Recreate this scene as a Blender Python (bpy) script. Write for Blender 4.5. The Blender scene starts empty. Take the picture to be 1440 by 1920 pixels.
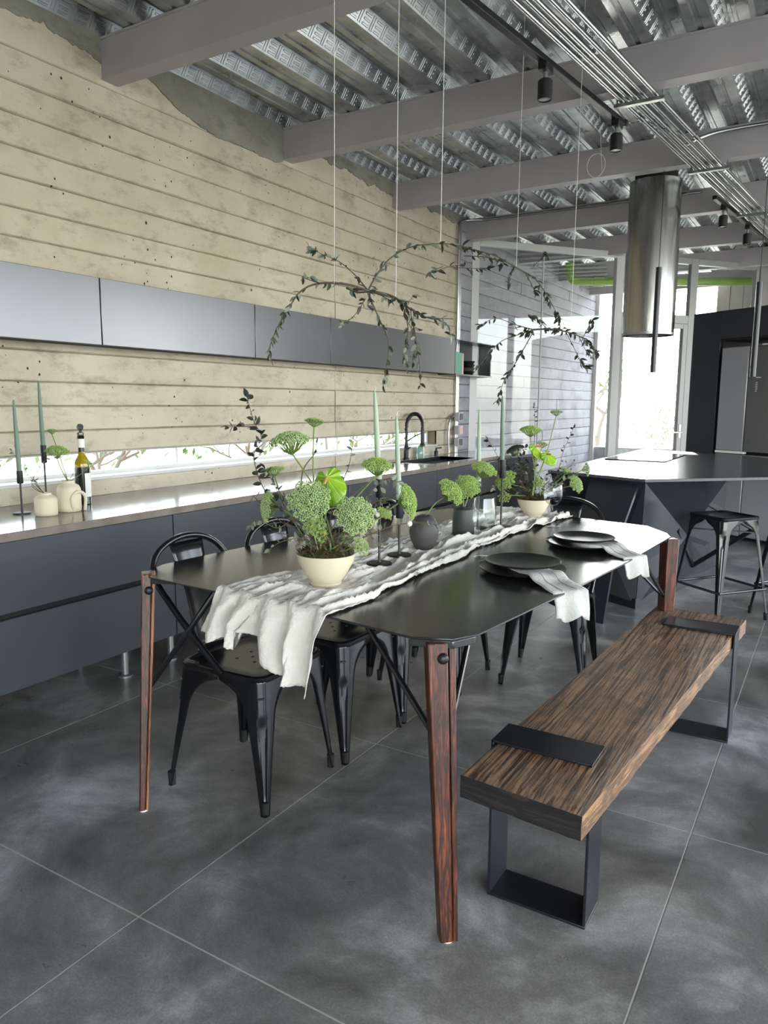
import bpy, bmesh, math, random
from mathutils import Vector, Matrix, noise
random.seed(7)
R = math.radians
scene = bpy.context.scene
col = scene.collection

# ------------------------------------------------------------------ camera
CAM = Vector((0.0, 0.0, 1.36))
F_PX, YAW, PITCH, ROLL = 1396.0, 0.5451, 0.1456, 0.006
cy, sy, cp, sp = math.cos(YAW), math.sin(YAW), math.cos(PITCH), math.sin(PITCH)
FW = Vector((-sy * cp, cy * cp, -sp))
_r = Vector((cy, sy, 0)); _u = _r.cross(FW)
RT = _r * math.cos(ROLL) + _u * math.sin(ROLL)
UP = -_r * math.sin(ROLL) + _u * math.cos(ROLL)
cam_data = bpy.data.cameras.new('camera')
cam = bpy.data.objects.new('camera', cam_data); col.objects.link(cam)
cam_data.sensor_fit = 'VERTICAL'; cam_data.sensor_height = 36.0
cam_data.lens = F_PX / 1920.0 * 36.0
cam_data.clip_start = 0.05; cam_data.clip_end = 300
mw = Matrix((RT, UP, -FW)).transposed().to_4x4(); mw.translation = CAM
cam.matrix_world = mw
scene.camera = cam

def PX(px, py, d):            # a point seen at px,py that stands d metres in front of the lens
    return CAM + (RT * ((px - 720) / F_PX) - UP * ((py - 960) / F_PX) + FW) * d
def DEPTH(p): return (Vector(p) - CAM).dot(FW)

# ------------------------------------------------------------------ light
world = bpy.data.worlds.new('world'); scene.world = world
world.use_nodes = True
wn = world.node_tree.nodes; wl = world.node_tree.links
bg = wn['Background']
sky = wn.new('ShaderNodeTexSky'); sky.sky_type = 'NISHITA'
sky.sun_disc = False; sky.sun_elevation = R(30); sky.sun_rotation = R(-15)
sky.air_density = 1.0; sky.dust_density = 1.2; sky.ozone_density = 1.0
hs = wn.new('ShaderNodeHueSaturation'); hs.inputs['Saturation'].default_value = 0.36
wl.new(sky.outputs[0], hs.inputs['Color']); wl.new(hs.outputs[0], bg.inputs[0])
bg.inputs[1].default_value = 1.0
sun_d = bpy.data.lights.new('sun', 'SUN'); sun_d.energy = 17.0; sun_d.angle = R(0.8); sun_d.color = (1.0, 0.93, 0.82)
sun = bpy.data.objects.new('sun', sun_d); col.objects.link(sun)
sun.rotation_euler = Vector((0.27, -1.0, -0.47)).to_track_quat('-Z', 'Y').to_euler()
sun.location = (2, 20, 10)
vs = scene.view_settings
vs.view_transform = 'Standard'; vs.look = 'None'; vs.gamma = 1.0; vs.use_curve_mapping = False
vs.exposure = 1.0

# ------------------------------------------------------------------ materials
M = {}
def srgb(r, g, b):
    f = lambda c: c / 12.92 if c <= 0.04045 else ((c + 0.055) / 1.055) ** 2.4
    return (f(r / 255), f(g / 255), f(b / 255), 1)
def mat(name, colr, rough=0.5, metal=0.0, spec=0.5, var=None, scale=6.0, detail=6.0, bump=0.0, bscale=40.0, rvar=0.0, stretch=None, trans=0.0, coat=0.0, sheen=0.0, subs=0.0):
    m = bpy.data.materials.new(name); m.use_nodes = True
    nt = m.node_tree; n = nt.nodes; l = nt.links; b = n['Principled BSDF']
    b.inputs['Base Color'].default_value = colr
    b.inputs['Roughness'].default_value = rough
    b.inputs['Metallic'].default_value = metal
    b.inputs['Specular IOR Level'].default_value = spec
    b.inputs['Coat Weight'].default_value = coat
    b.inputs['Sheen Weight'].default_value = sheen
    b.inputs['Transmission Weight'].default_value = trans
    if subs:
        b.inputs['Subsurface Weight'].default_value = subs
        b.inputs['Subsurface Radius'].default_value = (0.01, 0.01, 0.006)
    tc = n.new('ShaderNodeTexCoord'); mp = n.new('ShaderNodeMapping')
    l.new(tc.outputs['Object'], mp.inputs[0])
    if stretch: mp.inputs['Scale'].default_value = stretch
    if var is not None or rvar:
        t = n.new('ShaderNodeTexNoise'); t.inputs['Scale'].default_value = scale; t.inputs['Detail'].default_value = detail
        l.new(mp.outputs[0], t.inputs['Vector'])
        if var is not None:
            cr = n.new('ShaderNodeValToRGB'); cr.color_ramp.elements[0].position = 0.3; cr.color_ramp.elements[1].position = 0.7
            cr.color_ramp.elements[0].color = var; cr.color_ramp.elements[1].color = colr
            l.new(t.outputs[0], cr.inputs[0]); l.new(cr.outputs[0], b.inputs['Base Color'])
        if rvar:
            mr = n.new('ShaderNodeMapRange'); mr.inputs['To Min'].default_value = max(0, rough - rvar); mr.inputs['To Max'].default_value = rough + rvar
            l.new(t.outputs[0], mr.inputs[0]); l.new(mr.outputs[0], b.inputs['Roughness'])
    if bump:
        t2 = n.new('ShaderNodeTexNoise'); t2.inputs['Scale'].default_value = bscale; t2.inputs['Detail'].default_value = 5
        bp = n.new('ShaderNodeBump'); bp.inputs['Strength'].default_value = bump; bp.inputs['Distance'].default_value = 0.01
        l.new(mp.outputs[0], t2.inputs['Vector']); l.new(t2.outputs[0], bp.inputs['Height']); l.new(bp.outputs[0], b.inputs['Normal'])
    M[name] = m
    return m

def concrete(name, light, mid, dark, pit=(0.03, 0.026, 0.02, 1), pits=True):
    m = bpy.data.materials.new(name); m.use_nodes = True
    nt = m.node_tree; n = nt.nodes; l = nt.links; b = n['Principled BSDF']
    b.inputs['Roughness'].default_value = 0.85; b.inputs['Specular IOR Level'].default_value = 0.25
    tc = n.new('ShaderNodeTexCoord')
    def tex(sc, det, stretch=(1, 1, 1), rough=0.6):
        mp = n.new('ShaderNodeMapping'); mp.inputs['Scale'].default_value = stretch
        t = n.new('ShaderNodeTexNoise'); t.inputs['Scale'].default_value = sc; t.inputs['Detail'].default_value = det; t.inputs['Roughness'].default_value = rough
        l.new(tc.outputs['Object'], mp.inputs[0]); l.new(mp.outputs[0], t.inputs['Vector']); return t
    a = tex(2.2, 9); cr = n.new('ShaderNodeValToRGB')
    e = cr.color_ramp.elements; e[0].position = 0.32; e[0].color = mid; e[1].position = 0.62; e[1].color = light
    l.new(a.outputs[0], cr.inputs[0])
    g = tex(9, 8, (1, 0.6, 1.3), 0.72); cr2 = n.new('ShaderNodeValToRGB')
    e = cr2.color_ramp.elements; e[0].position = 0.51; e[0].color = (0, 0, 0, 1); e[1].position = 0.76; e[1].color = (0.8, 0.8, 0.8, 1)
    l.new(g.outputs[0], cr2.inputs[0])
    mx = n.new('ShaderNodeMix'); mx.data_type = 'RGBA'
    l.new(cr2.outputs[0], mx.inputs['Factor']); l.new(cr.outputs[0], mx.inputs['A']); mx.inputs['B'].default_value = dark
    out = mx.outputs['Result']
    f = tex(70, 4); bp = n.new('ShaderNodeBump'); bp.inputs['Strength'].default_value = 0.35; bp.inputs['Distance'].default_value = 0.01
    hgt = f.outputs[0]
    if pits:
        vo = n.new('ShaderNodeTexVoronoi'); vo.inputs['Scale'].default_value = 19; vo.inputs['Randomness'].default_value = 1
        mp = n.new('ShaderNodeMapping'); mp.inputs['Scale'].default_value = (1, 1.0, 0.8); l.new(tc.outputs['Object'], mp.inputs[0]); l.new(mp.outputs[0], vo.inputs['Vector'])
        thr = tex(2.4, 5); mr = n.new('ShaderNodeMapRange'); mr.inputs['From Min'].default_value = 0.42; mr.inputs['From Max'].default_value = 0.72; mr.inputs['To Min'].default_value = 0.0; mr.inputs['To Max'].default_value = 0.17
        l.new(thr.outputs[0], mr.inputs[0])
        lt = n.new('ShaderNodeMath'); lt.operation = 'LESS_THAN'; l.new(vo.outputs['Distance'], lt.inputs[0]); l.new(mr.outputs[0], lt.inputs[1])
        mx2 = n.new('ShaderNodeMix'); mx2.data_type = 'RGBA'; l.new(lt.outputs[0], mx2.inputs['Factor']); l.new(out, mx2.inputs['A']); mx2.inputs['B'].default_value = pit
        out = mx2.outputs['Result']
        sb = n.new('ShaderNodeMath'); sb.operation = 'SUBTRACT'; l.new(f.outputs[0], sb.inputs[0]); l.new(lt.outputs[0], sb.inputs[1]); hgt = sb.outputs[0]
    l.new(hgt, bp.inputs['Height']); l.new(bp.outputs[0], b.inputs['Normal'])
    l.new(out, b.inputs['Base Color'])
    M[name] = m

concrete('wall', srgb(196, 188, 168), srgb(180, 171, 150), srgb(126, 118, 100))
concrete('wall_joint', srgb(118, 109, 88), srgb(100, 92, 74), srgb(70, 64, 52), pits=False)
concrete('mortar', srgb(142, 140, 128), srgb(122, 120, 110), srgb(88, 86, 80), pits=False)
concrete('wall_out', srgb(164, 164, 170), srgb(150, 150, 156), srgb(122, 122, 128), pits=False)  # slight blue is the glass's sky reflection, put into the concrete colour

def floor_mat():
    m = bpy.data.materials.new('polished_concrete'); m.use_nodes = True
    nt = m.node_tree; n = nt.nodes; l = nt.links; b = n['Principled BSDF']
    tc = n.new('ShaderNodeTexCoord')
    def tex(sc, det, rough=0.6, dist=0.0):
        t = n.new('ShaderNodeTexNoise'); t.inputs['Scale'].default_value = sc; t.inputs['Detail'].default_value = det
        t.inputs['Roughness'].default_value = rough; t.inputs['Distortion'].default_value = dist
        l.new(tc.outputs['Object'], t.inputs['Vector']); return t
    a = tex(2.1, 10, 0.66, 0.4)
    cr = n.new('ShaderNodeValToRGB'); e = cr.color_ramp.elements
    e[0].position = 0.34; e[0].color = srgb(84, 83, 81); e[1].position = 0.7; e[1].color = srgb(190, 190, 190)
    e2 = cr.color_ramp.elements.new(0.52); e2.color = srgb(128, 127, 126)
    l.new(a.outputs[0], cr.inputs[0])
    hu = tex(0.55, 4, 0.5); crh = n.new('ShaderNodeValToRGB'); crh.color_ramp.elements[0].position = 0.38; crh.color_ramp.elements[0].color = (1.06, 1.0, 0.93, 1); crh.color_ramp.elements[1].position = 0.6; crh.color_ramp.elements[1].color = (0.97, 1.0, 1.03, 1)
    l.new(hu.outputs[0], crh.inputs[0]); mh = n.new('ShaderNodeMix'); mh.data_type = 'RGBA'; mh.blend_type = 'MULTIPLY'; mh.inputs['Factor'].default_value = 1
    l.new(cr.outputs[0], mh.inputs['A']); l.new(crh.outputs[0], mh.inputs['B'])
    sp_ = tex(160, 3, 0.7); cr2 = n.new('ShaderNodeValToRGB')
    cr2.color_ramp.elements[0].position = 0.4; cr2.color_ramp.elements[0].color = (0.8, 0.8, 0.8, 1); cr2.color_ramp.elements[1].position = 0.68; cr2.color_ramp.elements[1].color = (1.12, 1.12, 1.12, 1)
    l.new(sp_.outputs[0], cr2.inputs[0])
    mx = n.new('ShaderNodeMix'); mx.data_type = 'RGBA'; mx.blend_type = 'MULTIPLY'; mx.inputs['Factor'].default_value = 1
    l.new(mh.outputs['Result'], mx.inputs['A']); l.new(cr2.outputs[0], mx.inputs['B']); l.new(mx.outputs['Result'], b.inputs['Base Color'])
    mr = n.new('ShaderNodeMapRange'); mr.inputs['To Min'].default_value = 0.2; mr.inputs['To Max'].default_value = 0.42
    c2 = tex(5, 6); l.new(c2.outputs[0], mr.inputs[0]); l.new(mr.outputs[0], b.inputs['Roughness'])
    b.inputs['Specular IOR Level'].default_value = 0.5
    M['floor'] = m
floor_mat()
mat('floor_joint', srgb(186, 184, 178), 0.8)

def wood(name, c_dark, c_mid, c_light, axis, rough=0.45, sc=1.0, bump=0.25, ring=14.0, lon=1.0):
    m = bpy.data.materials.new(name); m.use_nodes = True
    nt = m.node_tree; n = nt.nodes; l = nt.links; b = n['Principled BSDF']
    tc = n.new('ShaderNodeTexCoord'); mp = n.new('ShaderNodeMapping')
    s = [14 * sc] * 3; s[axis] = 0.9 * sc * lon; mp.inputs['Scale'].default_value = s
    l.new(tc.outputs['Object'], mp.inputs[0])
    t = n.new('ShaderNodeTexNoise'); t.inputs['Scale'].default_value = 1.3; t.inputs['Detail'].default_value = 9; t.inputs['Roughness'].default_value = 0.66; t.inputs['Distortion'].default_value = 0.8
    l.new(mp.outputs[0], t.inputs['Vector'])
    w = n.new('ShaderNodeMath'); w.operation = 'MULTIPLY'; w.inputs[1].default_value = ring; l.new(t.outputs[0], w.inputs[0])
    fr = n.new('ShaderNodeMath'); fr.operation = 'PINGPONG'; fr.inputs[1].default_value = 1.0; l.new(w.outputs[0], fr.inputs[0])
    cr = n.new('ShaderNodeValToRGB'); e = cr.color_ramp.elements
    e[0].position = 0.08; e[0].color = c_dark; e[1].position = 0.75; e[1].color = c_light; x = e.new(0.4); x.color = c_mid
    l.new(fr.outputs[0], cr.inputs[0])
    t3 = n.new('ShaderNodeTexNoise'); t3.inputs['Scale'].default_value = 3.0 * sc; t3.inputs['Detail'].default_value = 5; l.new(tc.outputs['Object'], t3.inputs['Vector'])
    cr3 = n.new('ShaderNodeValToRGB'); cr3.color_ramp.elements[0].position = 0.35; cr3.color_ramp.elements[0].color = (0.55, 0.54, 0.54, 1); cr3.color_ramp.elements[1].position = 0.65; cr3.color_ramp.elements[1].color = (1.15, 1.12, 1.1, 1)
    l.new(t3.outputs[0], cr3.inputs[0])
    mx = n.new('ShaderNodeMix'); mx.data_type = 'RGBA'; mx.blend_type = 'MULTIPLY'; mx.inputs['Factor'].default_value = 0.85
    l.new(cr.outputs[0], mx.inputs['A']); l.new(cr3.outputs[0], mx.inputs['B']); l.new(mx.outputs['Result'], b.inputs['Base Color'])
    bp = n.new('ShaderNodeBump'); bp.inputs['Strength'].default_value = bump; bp.inputs['Distance'].default_value = 0.004
    l.new(fr.outputs[0], bp.inputs['Height']); l.new(bp.outputs[0], b.inputs['Normal'])
    b.inputs['Roughness'].default_value = rough
    M[name] = m
wood('bench_wood', srgb(44, 32, 24), srgb(104, 76, 52), srgb(146, 116, 88), 1, 0.38, 5.5, 0.5, 5, 0.42)
wood('bench_edge', srgb(84, 60, 40), srgb(140, 106, 72), srgb(172, 136, 98), 1, 0.5, 2.5, 0.4, 4, 0.7)
wood('bench_end', srgb(16, 14, 14), srgb(28, 25, 25), srgb(46, 40, 37), 0, 0.7, 1.5, 0.5, 8)
wood('leg_wood', srgb(54, 26, 16), srgb(104, 52, 30), srgb(138, 76, 44), 2, 0.34, 4.0, 0.25, 4, 0.6)
wood('leg_wood_pale', srgb(96, 58, 34), srgb(138, 90, 56), srgb(160, 112, 76), 2, 0.4, 1.6, 0.2, 5)

mat('deck', (0.62, 0.64, 0.65, 1), 0.3, 0.9, var=(0.34, 0.36, 0.37, 1), scale=9, bump=0.06, bscale=30, rvar=0.1)
mat('beam', srgb(178, 173, 175), 0.45, 0.0, var=srgb(166, 161, 163), scale=3)
mat('cabinet', srgb(62, 66, 72), 0.36, 0.0, 0.5, var=srgb(57, 61, 67), scale=1.2)
mat('cabinet_up', srgb(106, 107, 111), 0.28, 0.65, 0.5, var=srgb(100, 101, 105), scale=1.5)
mat('gap', (0.006, 0.006, 0.008, 1), 0.7)
mat('counter', srgb(132, 130, 128), 0.13, 0.0, 0.6, var=srgb(112, 109, 106), scale=3.0)
mat('counter_edge', srgb(128, 118, 106), 0.4, var=srgb(104, 94, 84), scale=12)
mat('white_frame', srgb(196, 196, 194), 0.4)
mat('grey_frame', srgb(150, 150, 148), 0.4, 0.2)
mat('table_steel', srgb(40, 40, 38), 0.2, 0.0, 0.7, var=srgb(34, 34, 33), scale=2.5, rvar=0.05)
mat('black_metal', srgb(16, 17, 20), 0.2, 0.0, 0.6, bump=0.02, bscale=14)
mat('black_matte', srgb(20, 20, 22), 0.45)
mat('black_satin', srgb(26, 28, 33), 0.32)
mat('steel_foot', srgb(160, 160, 160), 0.35, 0.8)
mat('linen', srgb(214, 209, 199), 0.9, var=srgb(200, 194, 181), scale=14, bump=0.5, bscale=120, sheen=0.3)
mat('napkin', srgb(190, 188, 182), 0.9, var=srgb(172, 170, 164), scale=20, bump=0.4, bscale=150, sheen=0.2)
mat('cream', srgb(212, 202, 176), 0.55, var=srgb(203, 192, 166), scale=8)
mat('grey_ceramic', srgb(72, 70, 68), 0.6, var=srgb(58, 57, 56), scale=10)
mat('green_grey', srgb(54, 60, 58), 0.5, var=srgb(46, 52, 50), scale=10)
mat('candle', srgb(156, 172, 148), 0.5, subs=0.25)
mat('candle_dark', srgb(104, 124, 108), 0.5, subs=0.2)
mat('plate', srgb(22, 22, 23), 0.35, bump=0.1, bscale=30)
mat('hood_steel', srgb(176, 176, 172), 0.2, 1.0, var=srgb(160, 160, 156), scale=2, stretch=(30, 30, 0.2))
mat('conduit', srgb(190, 192, 192), 0.25, 1.0)
mat('coupling', srgb(150, 152, 152), 0.3, 1.0)
mat('green_pipe', srgb(136, 172, 78), 0.4)
mat('fridge_light', srgb(150, 150, 156), 0.3, 0.3)
mat('fridge_steel', srgb(104, 104, 106), 0.28, 0.7)
mat('navy', srgb(34, 36, 44), 0.4)
mat('leaf_dark', srgb(54, 62, 46), 0.45, var=srgb(36, 42, 34), scale=30)
mat('leaf_pale', srgb(128, 136, 116), 0.5, var=srgb(88, 98, 80), scale=30)
mat('twig', srgb(88, 76, 62), 0.7)
mat('stem_green', srgb(112, 134, 72), 0.5)
mat('umbel', srgb(178, 194, 136), 0.7, var=srgb(134, 158, 96), scale=60, detail=2)
mat('umbel_bright', srgb(172, 192, 108), 0.7, var=srgb(126, 154, 72), scale=60, detail=2)
mat('umbel_core', srgb(108, 130, 78), 0.8)
mat('anthurium', srgb(142, 178, 42), 0.25, var=srgb(108, 150, 32), scale=18)
mat('vein', srgb(186, 206, 104), 0.35)
mat('spadix', srgb(196, 150, 84), 0.5)
mat('moss', srgb(92, 92, 42), 0.95, var=srgb(52, 38, 22), scale=40)
mat('moss_brown', srgb(96, 66, 44), 0.95, var=srgb(56, 40, 28), scale=40)
mat('white_bud', srgb(222, 222, 206), 0.6)
mat('bottle', srgb(12, 14, 12), 0.08, 0.0, 0.7)
mat('bottle_lit', srgb(150, 130, 12), 0.1, 0.0, 0.7)  # yellow reflection on the bottle's upper part, put into the colour
mat('paper', srgb(224, 222, 216), 0.6)
mat('thread', srgb(214, 214, 206), 0.4)
mat('teal', srgb(46, 132, 108), 0.5)
mat('pink', srgb(206, 156, 160), 0.5)
mat('soap', srgb(170, 206, 190), 0.1, trans=0.6)
mat('ground', srgb(168, 168, 164), 0.9, var=srgb(146, 150, 138), scale=0.8)
mat('bark', srgb(136, 126, 120), 0.9)
mat('foliage', srgb(132, 154, 96), 0.7, var=srgb(92, 116, 66), scale=3)
mat('lens_glass', srgb(180, 180, 176), 0.2)
mat('cooktop', srgb(14, 14, 16), 0.06, 0.0, 0.7)
mat('island_top', srgb(66, 69, 74), 0.22, 0.0, 0.6, var=srgb(52, 55, 60), scale=4)
mat('island_body', srgb(42, 45, 52), 0.3, 0.0, 0.55, var=srgb(36, 39, 45), scale=3)
mat('rubber', srgb(14, 14, 14), 0.8)
mat('cladding', srgb(172, 170, 164), 0.6, var=srgb(150, 148, 142), scale=2)

def glass_mat(name, tint, refl=0.05, rough=0.0, pw_=4.0):     # thin pane: clear with mirror reflection growing at grazing angles
    m = bpy.data.materials.new(name); m.use_nodes = True
    n = m.node_tree.nodes; l = m.node_tree.links; n.remove(n['Principled BSDF'])
    tr = n.new('ShaderNodeBsdfTransparent'); tr.inputs[0].default_value = tint
    gl = n.new('ShaderNodeBsdfGlossy'); gl.inputs['Roughness'].default_value = rough
    lw = n.new('ShaderNodeLayerWeight'); lw.inputs[0].default_value = 0.5
    pw = n.new('ShaderNodeMath'); pw.operation = 'POWER'; pw.inputs[1].default_value = pw_; l.new(lw.outputs['Facing'], pw.inputs[0])
    ma = n.new('ShaderNodeMath'); ma.operation = 'MULTIPLY_ADD'; ma.inputs[1].default_value = 0.8; ma.inputs[2].default_value = refl; l.new(pw.outputs[0], ma.inputs[0])
    mx = n.new('ShaderNodeMixShader'); l.new(ma.outputs[0], mx.inputs[0]); l.new(tr.outputs[0], mx.inputs[1]); l.new(gl.outputs[0], mx.inputs[2])
    l.new(mx.outputs[0], n['Material Output'].inputs[0]); M[name] = m
glass_mat('pane', (0.93, 0.95, 0.95, 1))
glass_mat('wine_glass', (0.93, 0.95, 0.95, 1), 0.045, 0.0, 3.6)

# ------------------------------------------------------------------ mesh helpers
class MB:
    def __init__(s): s.v = []; s.f = []; s.mi = []
    def add(s, vs_, fs, mi=0):
        o = len(s.v); s.v += [tuple(p) for p in vs_]; s.f += [tuple(i + o for i in f) for f in fs]; s.mi += [mi] * len(fs); return s
    def box(s, x0, x1, y0, y1, z0, z1, mi=0):
        v = [(x, y, z) for z in (z0, z1) for (x, y) in ((x0, y0), (x1, y0), (x1, y1), (x0, y1))]
        return s.add(v, [(3, 2, 1, 0), (4, 5, 6, 7), (0, 1, 5, 4), (1, 2, 6, 5), (2, 3, 7, 6), (3, 0, 4, 7)], mi)
    def bar(s, a, b, w, h, up=(0, 0, 1), mi=0):
        a = Vector(a); b = Vector(b); d = (b - a).normalized(); u = Vector(up); sd = d.cross(u)
        if sd.length < 1e-4: sd = d.cross(Vector((1, 0, 0)))
        sd.normalize(); u = sd.cross(d)
        v = [p + sd * (i * w / 2) + u * (j * h / 2) for p in (a, b) for i, j in ((-1, -1), (1, -1), (1, 1), (-1, 1))]
        return s.add(v, [(0, 1, 2, 3), (7, 6, 5, 4), (0, 4, 5, 1), (1, 5, 6, 2), (2, 6, 7, 3), (3, 7, 4, 0)], mi)
    def tube(s, pts, r, n=8, cap=True, mi=0):
        pts = [Vector(p) for p in pts]; k = len(pts); rs = r if isinstance(r, (list, tuple)) else [r] * k
        v = []; prev = None
        for i, p in enumerate(pts):
            d = (pts[min(i + 1, k - 1)] - pts[max(i - 1, 0)]).normalized()
            if prev is None:
                a = d.cross(Vector((0, 0, 1)))
                if a.length < 1e-3: a = d.cross(Vector((1, 0, 0)))
                a.normalize()
            else: a = (prev - d * prev.dot(d)).normalized()
            prev = a; b = d.cross(a)
            v += [p + (a * math.cos(t) + b * math.sin(t)) * rs[i] for t in [2 * math.pi * j / n for j in range(n)]]
        f = [(i * n + j, i * n + (j + 1) % n, (i + 1) * n + (j + 1) % n, (i + 1) * n + j) for i in range(k - 1) for j in range(n)]
        if cap: f += [tuple(range(n))[::-1], tuple(range((k - 1) * n, k * n))]
        return s.add(v, f, mi)
    def lathe(s, prof, c=(0, 0, 0), n=28, close=False, mi=0):
        c = Vector(c); v = []; f = []; k = len(prof)
        for r_, z in prof:
            v += [c + Vector((r_ * math.cos(2 * math.pi * j / n), r_ * math.sin(2 * math.pi * j / n), z)) for j in range(n)]
        for i in range(k - 1):
            for j in range(n): f.append((i * n + j, i * n + (j + 1) % n, (i + 1) * n + (j + 1) % n, (i + 1) * n + j))
        if not close: f += [tuple(range(n))[::-1], tuple(range((k - 1) * n, k * n))]
        return s.add(v, f, mi)
    def prism(s, poly, z0, z1, mi=0):
        n = len(poly); v = [(x, y, z0) for x, y in poly] + [(x, y, z1) for x, y in poly]
        return s.add(v, [tuple(range(n))[::-1], tuple(range(n, 2 * n))] + [(i, (i + 1) % n, n + (i + 1) % n, n + i) for i in range(n)], mi)
    def grid(s, fn, nu, nv, mi=0):
        v = [fn(i / nu, j / nv) for i in range(nu + 1) for j in range(nv + 1)]
        return s.add(v, [(i * (nv + 1) + j, i * (nv + 1) + j + 1, (i + 1) * (nv + 1) + j + 1, (i + 1) * (nv + 1) + j) for i in range(nu) for j in range(nv)], mi)
    def blob(s, c, r, sub=0, sq=(1, 1, 1), mi=0):
        c = Vector(c)
        v = [c + Vector((a * r * sq[0], b * r * sq[1], d * r * sq[2])) for a, b, d in ((1, 0, 0), (0, 1, 0), (-1, 0, 0), (0, -1, 0), (0, 0, 1), (0, 0, -1))]
        return s.add(v, [(0, 1, 4), (1, 2, 4), (2, 3, 4), (3, 0, 4), (1, 0, 5), (2, 1, 5), (3, 2, 5), (0, 3, 5)], mi)
    def sphere(s, c, r, n=12, m=8, sq=(1, 1, 1), mi=0):
        c = Vector(c); v = [c + Vector((0, 0, -r * sq[2]))]
        for i in range(1, m):
            p = -math.pi / 2 + math.pi * i / m
            v += [c + Vector((r * sq[0] * math.cos(p) * math.cos(2 * math.pi * j / n), r * sq[1] * math.cos(p) * math.sin(2 * math.pi * j / n), r * sq[2] * math.sin(p))) for j in range(n)]
        v.append(c + Vector((0, 0, r * sq[2]))); f = []
        for j in range(n): f.append((0, 1 + (j + 1) % n, 1 + j))
        for i in range(m - 2):
            for j in range(n): f.append((1 + i * n + j, 1 + i * n + (j + 1) % n, 1 + (i + 1) * n + (j + 1) % n, 1 + (i + 1) * n + j))
        b = 1 + (m - 2) * n
        for j in range(n): f.append((b + j, b + (j + 1) % n, len(v) - 1))
        return s.add(v, f, mi)
    def mesh(s, name, mats, smooth=True, angle=40, off=None):
        me = bpy.data.meshes.new(name)
        v = s.v if off is None else [(p[0] - off[0], p[1] - off[1], p[2] - off[2]) for p in s.v]
        me.from_pydata(v, [], s.f)
        for m in (mats if isinstance(mats, (list, tuple)) else [mats]): me.materials.append(M[m])
        me.polygons.foreach_set('material_index', s.mi)
        if smooth:
            me.polygons.foreach_set('use_smooth', [True] * len(me.polygons))
            me.set_sharp_from_angle(angle=R(angle))
        me.update(); return me
    def build(s, name, mats, parent=None, bevel=0.0, smooth=True, angle=40, solid=0.0, local=False, segs=2, subsurf=0):
        off = None
        if parent is not None and not local: off = wloc(parent)
        o = bpy.data.objects.new(name, s.mesh(name, mats, smooth, angle, off)); col.objects.link(o)
        if parent is not None: o.parent = parent
        if solid:
            md = o.modifiers.new('solid', 'SOLIDIFY'); md.thickness = solid; md.offset = 0
        if subsurf:
            md = o.modifiers.new('subd', 'SUBSURF'); md.levels = subsurf; md.render_levels = subsurf
        if bevel:
            md = o.modifiers.new('bevel', 'BEVEL'); md.width = bevel; md.segments = segs; md.limit_method = 'ANGLE'; md.angle_limit = R(35)
        return o
def wloc(o):
    p = Vector((0, 0, 0))
    while o is not None: p = p + o.location; o = o.parent
    return p
def tag(o, label=None, cat=None, group=None, kind=None):
    if label: o['label'] = label
    if cat: o['category'] = cat
    if group: o['group'] = group
    if kind: o['kind'] = kind
    return o
def thing(name, label, cat, loc=(0, 0, 0), group=None, kind=None):
    o = bpy.data.objects.new(name, None); o.empty_display_size = 0.1; col.objects.link(o); o.location = loc
    return tag(o, label, cat, group, kind)
def copy_tree(o, parent=None):
    c = o.copy(); col.objects.link(c); c.parent = parent
    for ch in list(o.children): copy_tree(ch, c)
    return c
def rrect(hx, hy, r, n=5):
    p = []
    for cx_, cy_, a0 in ((hx - r, hy - r, 0), (-hx + r, hy - r, 90), (-hx + r, -hy + r, 180), (hx - r, -hy + r, 270)):
        for i in range(n + 1):
            a = R(a0 + 90 * i / n); p.append((cx_ + r * math.cos(a), cy_ + r * math.sin(a)))
    return p
def smooth_path(pts, n=6):
    pts = [Vector(p) for p in pts]; out = []
    for i in range(len(pts) - 1):
        p0 = pts[max(i - 1, 0)]; p1 = pts[i]; p2 = pts[i + 1]; p3 = pts[min(i + 2, len(pts) - 1)]
        for k in range(n):
            t = k / n
            out.append(0.5 * ((2 * p1) + (p2 - p0) * t + (2 * p0 - 5 * p1 + 4 * p2 - p3) * t * t + (3 * p1 - p0 - 3 * p2 + p3) * t ** 3))
    out.append(pts[-1]); return out
def nz(x, y=0.0, z=0.0): return noise.noise(Vector((x, y, z)))

# ================================================================== THE ROOM
# floor: saw-cut slabs over a pale joint bed
floor = MB().box(-3.52, 3.2, -3.6, 12.3, -0.14, -0.0012).build('floor', 'floor_joint')
tag(floor, 'dark polished concrete floor with pale saw-cut joints', 'floor', kind='structure')
xs = [-3.52, -2.69, -1.49, -0.30, 0.9, 2.1, 3.2]; ys = [-3.6, -2.4, -1.2, 0.0, 1.21, 2.41, 3.61, 4.81, 6.01, 7.21, 8.41, 9.61, 10.8, 12.3]
for i in range(len(xs) - 1):
    for j in range(len(ys) - 1):
        g = 0.0028
        MB().box(xs[i] + g, xs[i + 1] - g, ys[j] + g, ys[j + 1] - g, -0.05, 0.0).build('slab', 'floor', floor, smooth=False)

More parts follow.
